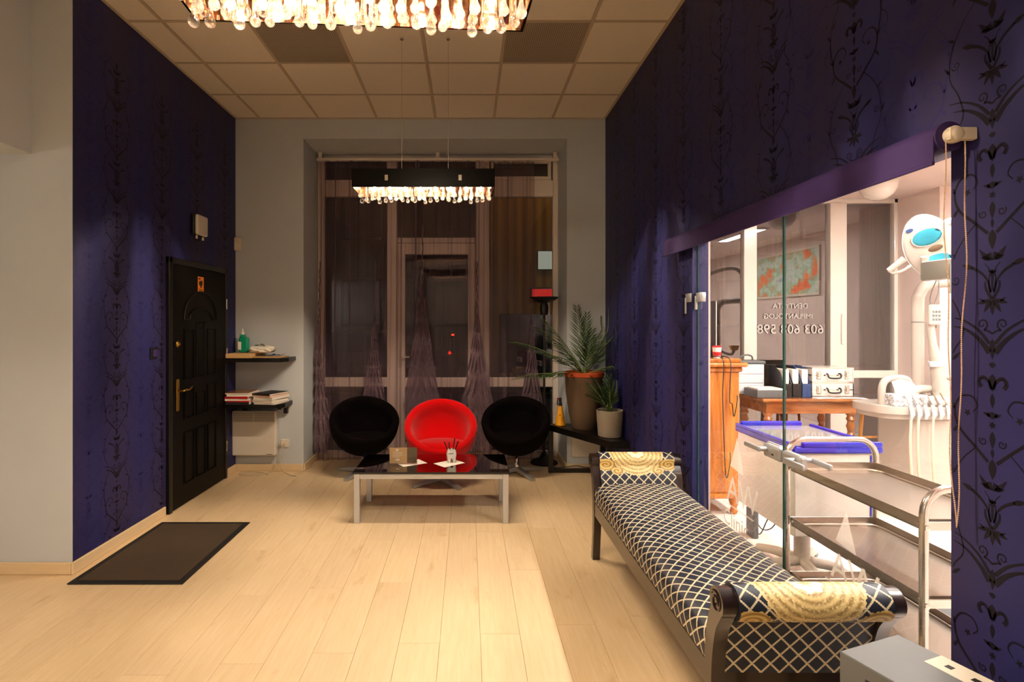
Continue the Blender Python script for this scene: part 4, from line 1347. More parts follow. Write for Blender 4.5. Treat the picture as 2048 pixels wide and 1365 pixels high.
def palm(loc, pot_top, fronds, label, mat_leaf, cat='plant', grow=1.0):
    t = thing('potted_palm', label, cat, loc)
    ORG[0] = Vector(loc)
    for k, (az, el, ln, dr, n, ll) in enumerate(fronds):
        pts, lf = frond((.012 * cos(az), .012 * sin(az), pot_top), radians(az), radians(el), ln * grow, dr * grow, n, ll, k + 11)
        st = MB().tube(pts, [.006 * (1 - .75 * i / (len(pts) - 1)) for i in range(len(pts))], 6).build('frond', 'stem', t)
        o = lf.build('leaflets', mat_leaf, st, recalc=False); o['kind'] = 'stuff'
    return t
p1 = palm((1.135, 5.27, PZ + .001), .50, [
    (8, 52, .58, .10, 22, .22), (40, 62, .62, .09, 22, .22), (-40, 60, .52, .10, 20, .2), (150, 62, .66, .13, 22, .22), (178, 42, .64, .16, 22, .22),
    (200, 55, .6, .12, 22, .2), (186, 14, .5, .12, 18, .18), (100, 75, .58, .03, 20, .2), (270, 66, .48, .08, 18, .18), (330, 34, .38, .12, 16, .16),
    (225, 40, .5, .14, 18, .18), (60, 80, .50, .02, 18, .18), (-10, 66, .66, .08, 22, .22), (215, 24, .42, .14, 16, .16), (120, 48, .5, .10, 16, .18)],
    'tall potted palm in brown pot with an orange rim', 'leaf', grow=1.28)
MB().lathe([(.0, 0), (.112, 0), (.118, .01), (.15, .16), (.176, .34), (.186, .505), (.178, .51), (.17, .50), (.16, .48), (0, .478)], 36).build('pot_cover', 'wicker', p1)
MB().lathe([(.176, .485), (.182, .505), (.187, .506), (.193, .512), (.193, .548), (.186, .553), (.176, .548), (.172, .485)], 36).build('rim', 'terracotta', p1)
MB().lathe([(0, .515), (.1, .512), (.172, .505)], 24).build('soil', 'soil', p1)
p2 = palm((1.285, 4.885, PZ + .001), .21, [
    (100, 84, .34, .02, 14, .16), (170, 72, .40, .07, 16, .18), (20, 76, .34, .05, 14, .15), (250, 70, .34, .08, 14, .16), (200, 56, .34, .10, 14, .15), (60, 66, .36, .08, 14, .15), (140, 62, .36, .07, 14, .15)],
    'small palm in pale grey pot at front of the plant stand', 'leaf_dark')
MB().lathe([(0, 0), (.098, 0), (.104, .006), (.112, .12), (.1135, .123), (.119, .236), (.115, .24), (.109, .236), (.105, .20), (0, .2)], 32).build('pot', 'stone_pot', p2)
MB().lathe([(0, .208), (.106, .203)], 20).build('soil', 'soil', p2)
for dx, dy in ((-.03, .01), (.02, -.02)):
    MB().tube([(dx, dy, .19), (dx * .5, dy * .5, .30)], [.012, .009], 8).build('trunk', 'stem', p2)
t = thing('spray_bottle', 'yellow cone shaped spray bottle with black trigger on plant stand', 'bottle', (.925, 5.40, PZ + .001))
MB().lathe([(0, 0), (.05, 0), (.055, .008), (.05, .03), (.038, .09), (.022, .18), (.017, .2), (.0, .2)], 24).build('bottle_body', 'yellow', t)
MB().lathe([(.018, .198), (.018, .222), (.012, .235), (.012, .25), (0, .25)], 12).box(-.018, .012, -.011, .011, .24, .278, .005).box(-.034, -.024, -.006, .006, .205, .255, .003).build('trigger_head', 'black_plastic', t)
MB().box(-.034, -.018, -.007, .007, .258, .276, .003).build('nozzle', 'red_plastic', t)
mb = MB()
for k in range(5):
    a = 2 * pi * k / 5
    mb.add([(.0 + -.008 + .0, -.0345, .110), (-.008 + .011 * cos(a), -.035, .110 + .011 * sin(a)), (-.008 + .011 * cos(a + .6), -.035, .110 + .011 * sin(a + .6))], [(0, 1, 2)])
mb.tube([(.012, -.047, .045), (.010, -.042, .07), (.018, -.036, .098)], .0015, 5)
mb.build('flower_print', 'ink', t)
t = thing('power_strip', 'black cable end lying on the foot rail of plant stand', 'cable', (1.1, 5.475, .0405))
MB().tube(smooth_pts([(-.2, 0, .006), (-.1, .01, .012), (0, -.005, .03), (.08, .0, .012), (.16, .01, .006)]), .004, 6).build('cable', 'black_plastic', t)
MB().box(-.24, -.2, -.012, .012, 0, .014, .003).build('plug', 'black_plastic', t)

# ------------------------------------------------------------------ upholstered bench
BX0, BX1 = .80, 1.362
bxc = (BX0 + BX1) / 2
BN, BF = 1.80, 3.42
bn = thing('upholstered_bench', 'dark wood scroll bench in navy cloth with gold chain lattice', 'bench', (bxc, (BN + BF) / 2, 0))
hw = (BX1 - BX0) / 2
yl = (BF - BN) / 2
# seat: domed loaf, UV in metres along the cloth
NS = 26
sec = []
for i in range(NS + 1):
    a = pi * i / NS
    ca, sa = cos(a), sin(a)
    sec.append((-hw * abs(ca) ** .55 * (1 if ca > 0 else -1) if abs(ca) > 1e-9 else 0, .385 + .115 * sa ** .45 if sa > 1e-9 else .385))
arc = [0]
for i in range(NS):
    arc.append(arc[-1] + sqrt((sec[i + 1][0] - sec[i][0]) ** 2 + (sec[i + 1][1] - sec[i][1]) ** 2))
def seat_p(u, v):
    i = min(NS, round(u * NS)); x, z = sec[i]
    return Vector((x, -yl + .0 + 2 * yl * v, z))
MB().grid(seat_p, NS, 30, lambda u, v: (arc[min(NS, round(u * NS))] - arc[-1] / 2, 2 * yl * v)).prism([(-hw + .004, .37), (hw - .004, .37), (hw - .004, .386), (-hw + .004, .386)], 'y', -yl, yl).build('seat_cushion', 'brocade', bn)
for s in (-1, 1):
    MB().box(s * (hw - .017) - .017, s * (hw - .017) + .017, -yl, yl, .295, .383, .004).build('side_rail', 'bench_wood', bn)
# scroll ends
def scroll_end(sg):
    # (o, z): o = outward distance from the seat end
    path = smooth_pts([(.045, .0, 0), (.02, .16, 0), (.008, .30, 0), (.012, .42, 0), (.036, .53, 0), (.075, .60, 0)], 5)
    C = (.078, .622); RR = .047
    for s in (-1, 1):
        x0 = s * (hw - .021) - .021; x1 = x0 + .042
        if s < 0: x0 -= .003
        poly_o, poly_i = [], []
        for i, p in enumerate(path):
            d = path[min(i + 1, len(path) - 1)] - path[max(i - 1, 0)]
            nx, nz = -d.y, d.x
            L = sqrt(nx * nx + nz * nz); w = .024 + .008 * (i / len(path)) ** 2
            if i / len(path) < .2: w = .021
            poly_o.append((p.x - nx / L * w, p.y - nz / L * w)); poly_i.append((p.x + nx / L * w, p.y + nz / L * w))
        poly = poly_o + poly_i[::-1]
        pts = [(sg * (yl + a), b) for a, b in poly]
        mb = MB().prism(pts, 'x', x0, x1)
        cyl = [(sg * (yl + C[0]) + RR * cos(2 * pi * k / 24), C[1] + RR * sin(2 * pi * k / 24)) for k in range(24)]
        mb.prism(cyl, 'x', x0 - .004, x1 + .004, smooth=True)
        fr_ = mb.build('scroll_leg', 'bench_wood', bn)
        for xx in (x0 - .005, x1 + .005):
            sp = MB()
            sp.tube([(xx, sg * (yl + C[0]) + (.036 - .028 * k / 22) * cos(.4 + k * .5), C[1] + (.036 - .028 * k / 22) * sin(.4 + k * .5)) for k in range(23)], .0035, 5)
            sp.build('carved_spiral', 'bench_wood', fr_)
    MB().box(-hw + .04, hw - .04, sg * (yl + .012) - .016, sg * (yl + .012) + .016, .285, .375, .003).build('end_rail', 'bench_wood', bn)
    # padded roll and panels: one profile in (o, z)
    prof = smooth_pts([(-.026, .40, 0), (-.022, .48, 0), (0.0, .555, 0), (.028, .60, 0), (.02, .632, 0)], 4)[:-3]
    k0 = len(prof)
    for i in range(15):
        a = radians(165 - i * 20)
        prof.append(Vector((C[0] + .060 * cos(a), C[1] + .056 * sin(a), 0)))
    prof += smooth_pts([(.058, .560, 0), (.044, .50, 0), (.034, .42, 0), (.030, .365, 0)], 4)
    n = len(prof)
    s_ = [0]
    for i in range(n - 1):
        s_.append(s_[-1] + (prof[i + 1] - prof[i]).length)
    top = s_[k0 + 5]
    w = hw - .043
    def P(u, v):
        i = min(n - 1, round(u * (n - 1))); p = prof[i]
        puff = .006 * sin(pi * v)
        return Vector((-w + 2 * w * v, sg * (yl + p.x + puff * (1 if i > k0 + 8 else -1) * .5), p.y))
    def UV(u, v):
        i = min(n - 1, round(u * (n - 1)))
        return (-w + 2 * w * v, (s_[i] - top))
    mb = MB().grid(P, n - 1, 20, UV)
    # close the two ends
    for v in (0, 1):
        ring = [P(i / (n - 1), v) for i in range(n)]
        mb.add(ring, [tuple(range(n))] , [(0.0, .4)] * n)
    mb.build('scroll_arm', 'brocade_medallion', bn, sharp=70)
scroll_end(-1)
scroll_end(1)

# ------------------------------------------------------------------ grey device in the near corner
sd = thing('side_table', 'small black table under the grey boxed device', 'table', (1.205, 1.32, 0), radians(20))
MB().box(-.11, .11, -.19, .19, .385, .405, .004).build('table_top', 'black_wood', sd)
for sx in (-1, 1):
    for sy in (-1, 1):
        MB().box(sx * .09 - .018, sx * .09 + .018, sy * .17 - .018, sy * .17 + .018, 0, .385, .002).build('leg', 'black_wood', sd)
dv = thing('boxed_device', 'dark grey boxed device with side vents and pale label strip', 'device', (1.205, 1.325, .4055), radians(20))
MB().box(-.12, .12, -.21, .21, 0, .205, .004).build('casing', 'dark_grey', dv)
mb = MB()
for k in range(14):
    mb.box(-.1215, -.1195, .13 - k * .022, .141 - k * .022, .12, .17, .0006)
mb.build('vent_slots', 'ink', dv)
MB().box(.046, .118, -.20, .10, .205, .2062).build('label_strip', 'paper', dv)
mb = MB()
for y, w in ((.06, .016), (.0, .022), (-.05, .03), (-.11, .04), (-.16, .02)):
    mb.box(.07, .088, y - w / 2, y + w / 2, .2062, .2066)
mb.build('label_print', 'ink', dv)
# ------------------------------------------------------------------ roller blind over the opening
rb = thing('roller_blind', 'rolled purple blind with bead chain over the glass partition', 'blind', (XR - .055, 2.57, 2.03))
BY0, BY1 = 1.515 - 2.57, 3.63 - 2.57
MB().tube([(0, BY0, .008), (0, BY1, .008)], .042, 20).build('fabric_roll', 'blind_fabric', rb)
MB().box(-.043, -.040, BY0 + .005, BY1 - .005, -.062, .01).build('fabric_drop', 'blind_fabric', rb)
MB().box(-.047, -.037, BY0 + .005, BY1 - .005, -.072, -.060, .003).build('bottom_bar', 'blind_fabric', rb)
for y, s in ((BY0, -1), (BY1, 1)):
    mb = MB().lathe([(0, 0), (.022, 0), (.024, .005), (.024, .018), (.018, .026), (.008, .029), (0, .029)], 24, (0, y - (0 if s > 0 else 0), .008), Matrix.Rotation(s * -pi / 2, 4, 'X'))
    mb.box(-.022, .0545, min(y + s * .008, y + s * .026), max(y + s * .008, y + s * .026), -.010, .026, .005)
    mb.build('bracket', 'cream', rb)
for k, (dx, dy) in enumerate(((-.030, -.020), (.026, -.018))):
    mb = MB(); n = 190
    for i in range(n):
        z = -.01 - i * (1.075 / n)
        t = i / n
        cxm = (-.002)
        x = dx + (cxm - dx) * t ** 2.2 + .003 * sin(i * .11 + k); y = BY0 + dy - .0 + (.004 * sin(i * .05 + 2 * k))
        r = .0030
        mb.add([(x + r, y, z), (x - r, y, z), (x, y + r, z), (x, y - r, z), (x, y, z + r), (x, y, z - r)],
               [(0, 2, 4), (2, 1, 4), (1, 3, 4), (3, 0, 4), (2, 0, 5), (1, 2, 5), (3, 1, 5), (0, 3, 5)], smooth=True)
    mb.tube([(dx + (-.002 - dx) * (i / 20) ** 2.2 + .003 * sin(i / 20 * n * .11 + k), BY0 + dy + .004 * sin(i / 20 * n * .05 + 2 * k), -.01 - i / 20 * 1.075) for i in range(21)], .0012, 5)
    o = mb.build('bead_chain', 'bead', rb); o['kind'] = 'stuff'

# ------------------------------------------------------------------ glass doors in the opening
GXp = XR + .035
SEAM = 2.463
def glass_leaf(name, y0, y1):
    d = struct(name, (GXp, (y0 + y1) / 2, 0))
    mb = MB().add([(GXp, y0, .008), (GXp, y1, .008), (GXp, y1, OH - .006), (GXp, y0, OH - .006)], [(0, 1, 2, 3)])
    mb.build('pane', 'door_glass', d, True)
    for y in (y0, y1):
        MB().box(GXp - .004, GXp + .004, y - .0015, y + .0015, .008, OH - .006).build('pane_edge', 'glass_edge', d, True)
    return d
d2 = glass_leaf('door_2', SEAM + .004, OY1 - .006)
d3 = glass_leaf('door_3', OY0 + .006, SEAM - .004)
for d, y, s in ((d2, OY1, -1), (d3, OY0, 1)):
    for z in (1.675, .30):
        mb = MB().box(GXp - .018, GXp + .018, min(y + s * .002, y + s * (.075 if s < 0 else .13)), max(y + s * .002, y + s * (.075 if s < 0 else .13)), z - .03, z + .03, .006)
        mb.tube([(GXp - .018, y + s * .012, z - .075), (GXp - .018, y + s * .012, z + .01)], .008, 8)
        mb.build('hinge', 'alu', d, True)
        if s < 0: MB().box(XR - .012, XR - .0008, min(y - s * .004, y - s * .085), max(y - s * .004, y - s * .085), z - .028, z + .028, .004).tube([(XR - .014, y - s * .07, z - .10), (XR - .014, y - s * .07, z)], .007, 8).build('wall_plate', 'alu', d, True)
HZ_ = .905
for d, s in ((d2, 1), (d3, -1)):
    a, b = SEAM + s * .008, SEAM + s * .145
    lk = MB().box(GXp - .020, GXp + .020, min(a, b), max(a, b), HZ_ - .032, HZ_ + .032, .012).build('lock_case', 'alu', d, True)
    MB().box(GXp - .0208, GXp - .0198, SEAM + s * .06 - .008, SEAM + s * .06 + .008, HZ_ - .012, HZ_ - .004).build('keyhole', 'ink', lk, True)
    for sx in (-1, 1):
        MB().tube([(GXp + sx * .018, SEAM + s * .11, HZ_ + .008), (GXp + sx * .058, SEAM + s * .11, HZ_ + .008)], .011, 10) \
            .box(GXp + sx * .058 - .008, GXp + sx * .058 + .008, min(SEAM + s * .10, SEAM + s * .235), max(SEAM + s * .10, SEAM + s * .235), HZ_ - .004, HZ_ + .02, .006) \
            .build('lever_handle', 'alu', d, True)
# frosted logo on each leaf, read from the waiting room
def logo(d, yc, z, k, sub):
    lx = -.0016
    yo = yc - (d.location.y)
    f = MB().add([(lx, yo - .075 * k, z), (lx, yo + .075 * k, z + .02 * k), (lx, yo - .005 * k, z + .20 * k)], [(0, 1, 2)])
    f.build('logo_triangle', 'frosted', d, recalc=False)
    text('logo_letters', 'A', .205 * k, 'frosted', d, basis((lx, yo + .115 * k, z - .18 * k), (0, -1, 0), (0, 0, 1)))
    text('logo_letters', 'W', .205 * k, 'frosted', d, basis((lx, yo - .015 * k, z - .18 * k), (0, -1, 0), (0, 0, 1)))
    if sub:
        MB().add([(lx, yo + .16 * k, z - .205 * k), (lx, yo - .18 * k, z - .205 * k), (lx, yo - .18 * k, z - .213 * k), (lx, yo + .16 * k, z - .213 * k)], [(0, 1, 2, 3)]).build('logo_rule', 'frosted', d, recalc=False)
        text('logo_letters', 'Clinic', .125 * k, 'frosted', d, basis((lx, yo + .16 * k, z - .33 * k), (0, -1, 0), (0, 0, 1)))
logo(d2, 2.895, .71, .95, True)
logo(d3, 2.06, .645, .75, True)

# ------------------------------------------------------------------ surgery: light, ceiling
def ceiling_panel(x, y, w, d, z, mat, label):
    t = thing('ceiling_light', label, 'light', (x, y, z))
    MB().box(-w / 2, w / 2, -d / 2, -d / 2 + .02, -.03, 0).box(-w / 2, w / 2, d / 2 - .02, d / 2, -.03, 0).box(-w / 2, -w / 2 + .02, -d / 2 + .02, d / 2 - .02, -.03, 0).box(w / 2 - .02, w / 2, -d / 2 + .02, d / 2 - .02, -.03, 0).build('frame', 'white_enamel', t)
    MB().box(-w / 2 + .02, w / 2 - .02, -d / 2 + .02, d / 2 - .02, -.022, -.001).build('diffuser', mat, t)
M['panel_light'] = emitter('panel_light', '#fff4ec', PANEL)
M['fill_light'] = emitter('fill_light', '#ffe6c4', FILL_PANEL)  # for the added unseen panels outside the surgery
ceiling_panel(2.8, 1.7, .2, 1.25, SH, 'panel_light', 'narrow ceiling light strip above the steel trolley in surgery')
ceiling_panel(2.8, 3.3, .2, 1.25, SH, 'panel_light', 'narrow ceiling light strip above the wooden cabinet in surgery')
ceiling_panel(4.3, 1.9, .2, 1.25, SH, 'panel_light', 'narrow ceiling light strip deep in surgery by the painting')
ceiling_panel(4.3, 3.7, .2, 1.25, SH, 'panel_light', 'narrow ceiling light strip above the dental unit in surgery')
t = thing('dome_lamp', 'round white dome lamp on the surgery ceiling by the window', 'lamp', (4.02, 5.28, SH))
MB().lathe([(.0, -.20), (.06, -.19), (.12, -.15), (.155, -.09), (.165, -.04), (.165, 0), (0, 0)], 28).build('dome_shade', 'white_enamel', t)
MB().lathe([(.166, -.03), (.174, -.03), (.174, 0), (.166, 0)], 28).build('mount_ring', 'white_plastic', t)

# ------------------------------------------------------------------ tall cherry cabinet with monitor
cb = thing('wood_cabinet', 'tall polished cherry wood cabinet behind the far glass leaf', 'cabinet', (1.86, 4.48, 0))
MB().box(-.28, .285, -.22, .22, .17, 1.13, .006).build('carcass', 'cherry', cb)
MB().box(-.30, .305, -.24, .23, 1.13, 1.17, .012).box(-.33, .335, -.27, .235, 1.17, 1.205, .014).box(-.29, .295, -.23, .225, 1.205, 1.235, .006).build('cornice', 'cherry', cb)
MB().box(-.30, .305, -.24, .23, .13, .17, .01).build('plinth', 'cherry', cb)
for sx in (-.25, .255):
    for sy in (-.19, .18):
        MB().lathe([(0, 0), (.022, 0), (.03, .02), (.022, .05), (.035, .09), (.042, .13), (0, .13)], 14, (sx, sy, 0)).build('foot', 'cherry', cb)
MB().box(.286, .298, -.19, .19, .2, 1.09, .004).build('door', 'cherry', cb)
mo = thing('monitor', 'flat monitor seen edge on standing on the cherry cabinet', 'monitor', (2.035, 4.50, 1.236), radians(-20))
MB().box(-.02, .02, -.17, .17, .06, .46, .006).build('screen_body', 'black_plastic', mo)
MB().box(.012, .024, -.168, .168, .065, .455, .003).build('back_cover', 'white_plastic', mo)
MB().box(-.08, .08, -.10, .10, 0, .012, .004).box(-.012, .012, -.03, .03, .012, .08, .003).build('stand', 'black_plastic', mo)
cu_ = thing('paper_cup', 'small red and white cup on the cherry cabinet', 'cup', (1.99, 4.31, 1.236))
MB().lathe([(0, 0), (.026, 0), (.034, .085), (.031, .085), (.024, .01), (0, .01)], 18).build('cup_body', 'paper', cu_)
MB().lathe([(.0292, .02), (.0300, .02), (.0328, .05), (.0318, .05)], 18).build('red_band', 'red_plastic', cu_)
MB().lathe([(0, .086), (.035, .086), (.035, .092), (.02, .1), (0, .1)], 18).build('lid', 'red_plastic', cu_)
for k, (x0, lab) in enumerate(((1.99, 'thin black cable hanging low over the cabinet front'), (2.045, 'thin black cable in short loop over the cabinet front'))):
    zz = .30 if k == 0 else .78
    o = MB().tube(smooth_pts([(x0 - .05, 4.38, 1.242), (x0 - .01, 4.24, 1.25), (x0, 4.195, 1.20), (x0 + .005, 4.215, 1.05), (x0 + .012, 4.235, .9), (x0 + .03, 4.235, zz + .1), (x0 + .045, 4.235, zz), (x0 + .07, 4.235, zz + .12), (x0 + .07, 4.235, .95 if k else .5)]), .004, 6).build('cable', 'black_plastic')
    tag(o, lab, 'cable')
# small upright grey adapter on floor with cable
ad = thing('power_adapter', 'upright grey power block with cable on surgery floor', 'adapter', (2.02, 3.83, 0))
MB().box(-.02, .02, -.05, .05, 0, .20, .006).build('block', 'dark_grey', ad)
MB().tube(smooth_pts([(.02, 0, .12), (.07, 0, .05), (.14, 0, .06), (.2, 0, .16), (.17, 0, .2), (.11, 0, .12), (.06, 0, .02), (.02, 0, .03)]), .004, 6).build('cable', 'black_plastic', ad)

# ------------------------------------------------------------------ antique desk and what stands on it
dk = thing('antique_desk', 'antique walnut desk with turned legs before the surgery window', 'desk', (3.36, 5.52, 0))
TD = .78
MB().box(-.50, .50, -.30, .32, TD - .028, TD, .008).box(-.47, .47, -.27, .29, TD - .04, TD - .028, .004).build('desk_top', 'walnut', dk)
MB().box(-.44, .44, -.245, .265, TD - .15, TD - .04, .004).build('apron', 'walnut', dk)
MB().box(-.4, .4, -.2, .22, TD + .0002, TD + .0012).build('leather_inlay', 'bench_wood', dk)
leg = [(0, 0), (.018, 0), (.024, .02), (.018, .05), (.022, .10), (.028, .25), (.022, .40), (.036, .42), (.022, .44), (.040, .50), (.026, .545), (.042, .57), (.03, .60), (.045, .62), (.045, .64), (0, .64)]
for sx in (-.41, .41):
    for sy in (-.21, .23):
        MB().lathe(leg, 18, (sx, sy, 0)).build('leg', 'walnut', dk)
DT = TD + .0015
t = thing('letter_tray', 'low dark document tray on desk end by the cabinet', 'tray', (2.99, 5.42, DT))
MB().box(-.15, .14, -.13, .13, 0, .075, .004).build('tray_body', 'dark_grey', t)
MB().box(-.13, .12, -.11, .11, .075, .088, .002).build('papers', 'paper', t)
t = thing('drawer_box', 'clear plastic drawer box with grey carrying handle on desk', 'box', (2.945, 5.69, DT))
MB().box(-.16, .13, -.10, .10, 0, .31, .01).build('case', 'clear', t)
for k in range(3):
    MB().box(-.145, .115, -.108, -.10, .02 + k * .095, .105 + k * .095, .004).build('drawer', 'clear', t)
MB().box(-.17, .14, -.11, .11, .31, .345, .01).build('lid', 'dark_grey', t)
MB().tube(smooth_pts([(-.07, 0, .34), (-.06, 0, .385), (.0, 0, .40), (.05, 0, .385), (.06, 0, .34)]), .009, 8).build('handle', 'dark_grey', t)
def magfile(x, y, rz, mat, label):
    t = thing('magazine_file', label, 'magazine file', (x, y, DT), rz, 'magazine files on the desk')
    prof = [(-.13, 0), (.13, 0), (.13, .30), (.02, .30), (-.06, .24), (-.13, .13)]
    MB().prism(prof, 'x', -.042, -.037).prism(prof, 'x', .037, .042).box(-.037, .037, .125, .13, 0, .30).box(-.037, .037, -.13, .13, 0, .004).box(-.037, .037, -.13, -.125, .004, .13).build('file_case', mat, t)
    MB().box(-.03, .03, -.10, .115, .006, .27).build('papers', 'paper', t)
    return t
magfile(3.185, 5.50, 0, 'black_plastic', 'black magazine file on the desk nearer the clear drawer box')
magfile(3.28, 5.50, 0, 'black_plastic', 'black magazine file on desk between the other two files')
magfile(3.375, 5.50, 0, 'blue_folder', 'blue magazine file against the aluminium cases')
def alu_case(z, label):
    t = thing('aluminium_case', label, 'case', (3.64, 5.52, z), 0, 'aluminium cases on the desk')
    MB().box(-.205, .205, -.14, .14, 0, .145, .006).build('case_body', 'white_enamel', t)
    fr = MB()
    for z0 in (0, .065, .135):
        fr.box(-.208, .208, -.1435, -.1395, z0, z0 + .01).box(-.208, -.2045, -.14, .14, z0, z0 + .01).box(.2045, .208, -.14, .14, z0, z0 + .01)
    for x in (-.208, .198):
        fr.box(x, x + .01, -.144, -.1395, 0, .145)
    fr.build('metal_edging', 'chrome', t)
    MB().tube(smooth_pts([(-.06, -.142, .085), (-.065, -.165, .08), (-.05, -.175, .045), (.05, -.175, .045), (.065, -.165, .08), (.06, -.142, .085)]), .008, 8).build('handle', 'black_plastic', t)
    for x in (-.14, .14):
        MB().box(x - .022, x + .022, -.15, -.14, .03, .115, .004).box(x - .012, x + .012, -.155, -.149, .05, .10, .003).build('latch', 'chrome', t)
alu_case(DT, 'white aluminium case, lower one of the two on desk')
alu_case(DT + .1455, 'white aluminium case stacked on top of the other case')
def dsheet(x, y, z, rz, label):
    mx = Matrix.Translation((x, y, z)) @ Matrix.Rotation(rz, 4, 'Z')
    o = MB().grid(lambda u, v: mx @ Vector(((u - .5) * .24, (v - .5) * .105, .0003 + .002 * sin(4 * u))), 8, 5).build('paper_sheet', 'paper')
    tag(o, label, 'paper', 'papers on the desk')
dsheet(3.52, 5.278, DT + .0, .08, 'paper sheet lying before the aluminium cases')
dsheet(3.775, 5.278, DT + .0, -.1, 'paper sheet at the desk corner by the dental unit')

# ------------------------------------------------------------------ white cart with blue tray top
wc = thing('dental_cart', 'white dental cart with shiny blue rimmed top beside steel trolley', 'cart', (2.02, 3.26, 0))
W_, D_c = .235, .31
MB().box(-W_, W_, -D_c, D_c, .34, .80, .008).build('cabinet_body', 'white_enamel', wc)
rim = MB().box(-W_ - .012, W_ + .012, -D_c - .012, D_c + .012, .80, .835, .010)
rim.box(-W_ - .012, -W_ + .012, -D_c - .012, D_c + .012, .83, .853, .008).box(-W_ + .04, W_ + .01, -D_c - .012, -D_c + .014, .83, .862, .009).box(-W_ + .02, W_ - .05, D_c - .014, D_c + .012, .83, .866, .009).box(W_ - .012, W_ + .012, -D_c + .02, D_c - .02, .83, .853, .008)
rim.build('tray_rim', 'blue_plastic', wc)
MB().box(-W_ + .015, W_ - .015, -D_c + .018, D_c - .018, .835, .8385, .001).build('glass_top', 'tray_glass', wc)
MB().box(W_ - .055, W_ - .04, -D_c - .006, -D_c + .001, .36, .79, .003).build('blue_trim', 'blue_plastic', wc)
MB().tube([(0, 0, .06), (0, 0, .34)], .045, 16).build('column', 'white_plastic', wc)
for k in range(5):
    a = radians(-100 + 72 * k)
    p0, p1_, p2_ = Vector((0, 0, .085)), Vector((.17 * cos(a), .17 * sin(a), .075)), Vector((.29 * cos(a), .29 * sin(a), .055))
    lg = MB().tube([p0, p1_, p2_], [.032, .028, .022], 10).build('leg', 'white_plastic', wc)
    MB().lathe([(0, -.012), (.026, -.012), (.028, 0), (.026, .012), (0, .012)], 12, tuple(p2_ + Vector((0, 0, -.026))), Matrix.Rotation(a, 4, 'Z') @ Matrix.Rotation(pi / 2, 4, 'X')).build('castor', 'dark_grey', lg)
o = MB().box(1.60, 2.9, 2.2, 3.20, -.0015, .001).build('floor_mat', 'grey_rubber')
tag(o, 'dark grey floor mat under the trolley and cart', 'mat')

# ------------------------------------------------------------------ stainless steel trolley
tr = thing('steel_trolley', 'three tier stainless steel trolley close behind the glass partition', 'trolley', (1.84, 2.32, 0))
TX, TY = .225, .41
for sy in (-1, 1):
    pts = [(-TX, sy * TY, .10), (-TX, sy * TY, .80)]
    for k in range(7):
        a = pi - pi / 2 * k / 6
        pts.append((-TX + .09 + .09 * cos(a), sy * TY, .835 + .09 * sin(a)))
    pts += [(-p[0], p[1], p[2]) for p in pts[::-1]]
    MB().tube(pts, .0145, 12).build('tube_frame', 'steel', tr)
    for sx in (-1, 1):
        cs = MB().lathe([(0, -.014), (.046, -.014), (.05, -.008), (.05, .008), (.046, .014), (0, .014)], 18, (sx * TX, sy * TY, .05), Matrix.Rotation(pi / 2, 4, 'X')).build('castor', 'dark_grey', tr)
        MB().tube([(sx * TX, sy * TY, .06), (sx * TX, sy * TY, .105)], .012, 8).build('castor_stem', 'steel', cs)
for z in (.80, .525, .25):
    mb = MB()
    x0, x1, y0, y1 = -TX + .012, TX - .012, -TY + .016, TY - .016
    mb.box(x0, x1, y0, y1, z - .03, z - .026)
    mb.box(x0, x0 + .004, y0, y1, z - .03, z + .012).box(x1 - .004, x1, y0, y1, z - .03, z + .012).box(x0, x1, y0, y0 + .004, z - .03, z + .012).box(x0, x1, y1 - .004, y1, z - .03, z + .012)
    # raised rolled border inside
    ring = []
    rr = .06
    for (cx, cy, a0) in ((x1 - rr - .012, y1 - rr - .012, 0), (x0 + rr + .012, y1 - rr - .012, pi / 2), (x0 + rr + .012, y0 + rr + .012, pi), (x1 - rr - .012, y0 + rr + .012, 3 * pi / 2)):
        for k in range(6):
            ring.append((cx + rr * cos(a0 + pi / 2 * k / 5), cy + rr * sin(a0 + pi / 2 * k / 5), z - .022))
    mb.tube(ring, .006, 8, closed=True)
    sh = mb.build('shelf_tray', 'tray_steel', tr)
    bl = MB()
    for sx in (-1, 1):
        for sy in (-1, 1):
            bl.lathe([(0, 0), (.010, 0), (.010, .004), (.005, .007), (0, .007)], 10, (sx * (TX + .0), sy * (TY - .0) + (-.0145 if sy < 0 else .0145), z - .01), Matrix.Rotation(pi / 2 if sy < 0 else -pi / 2, 4, 'X'))
            bl.lathe([(0, 0), (.009, 0), (.009, .004), (0, .006)], 10, (sx * (TX - .012) , sy * (TY - .03), z - .01), Matrix.Rotation(pi / 2 * sx, 4, 'Y'))
    bl.build('bolts', 'chrome', sh)
    for sy in (-1, 1):
        MB().box(-TX, TX, sy * TY - .004, sy * TY + .004, z - .024, z + .008, .002).build('end_bar', 'steel', tr)

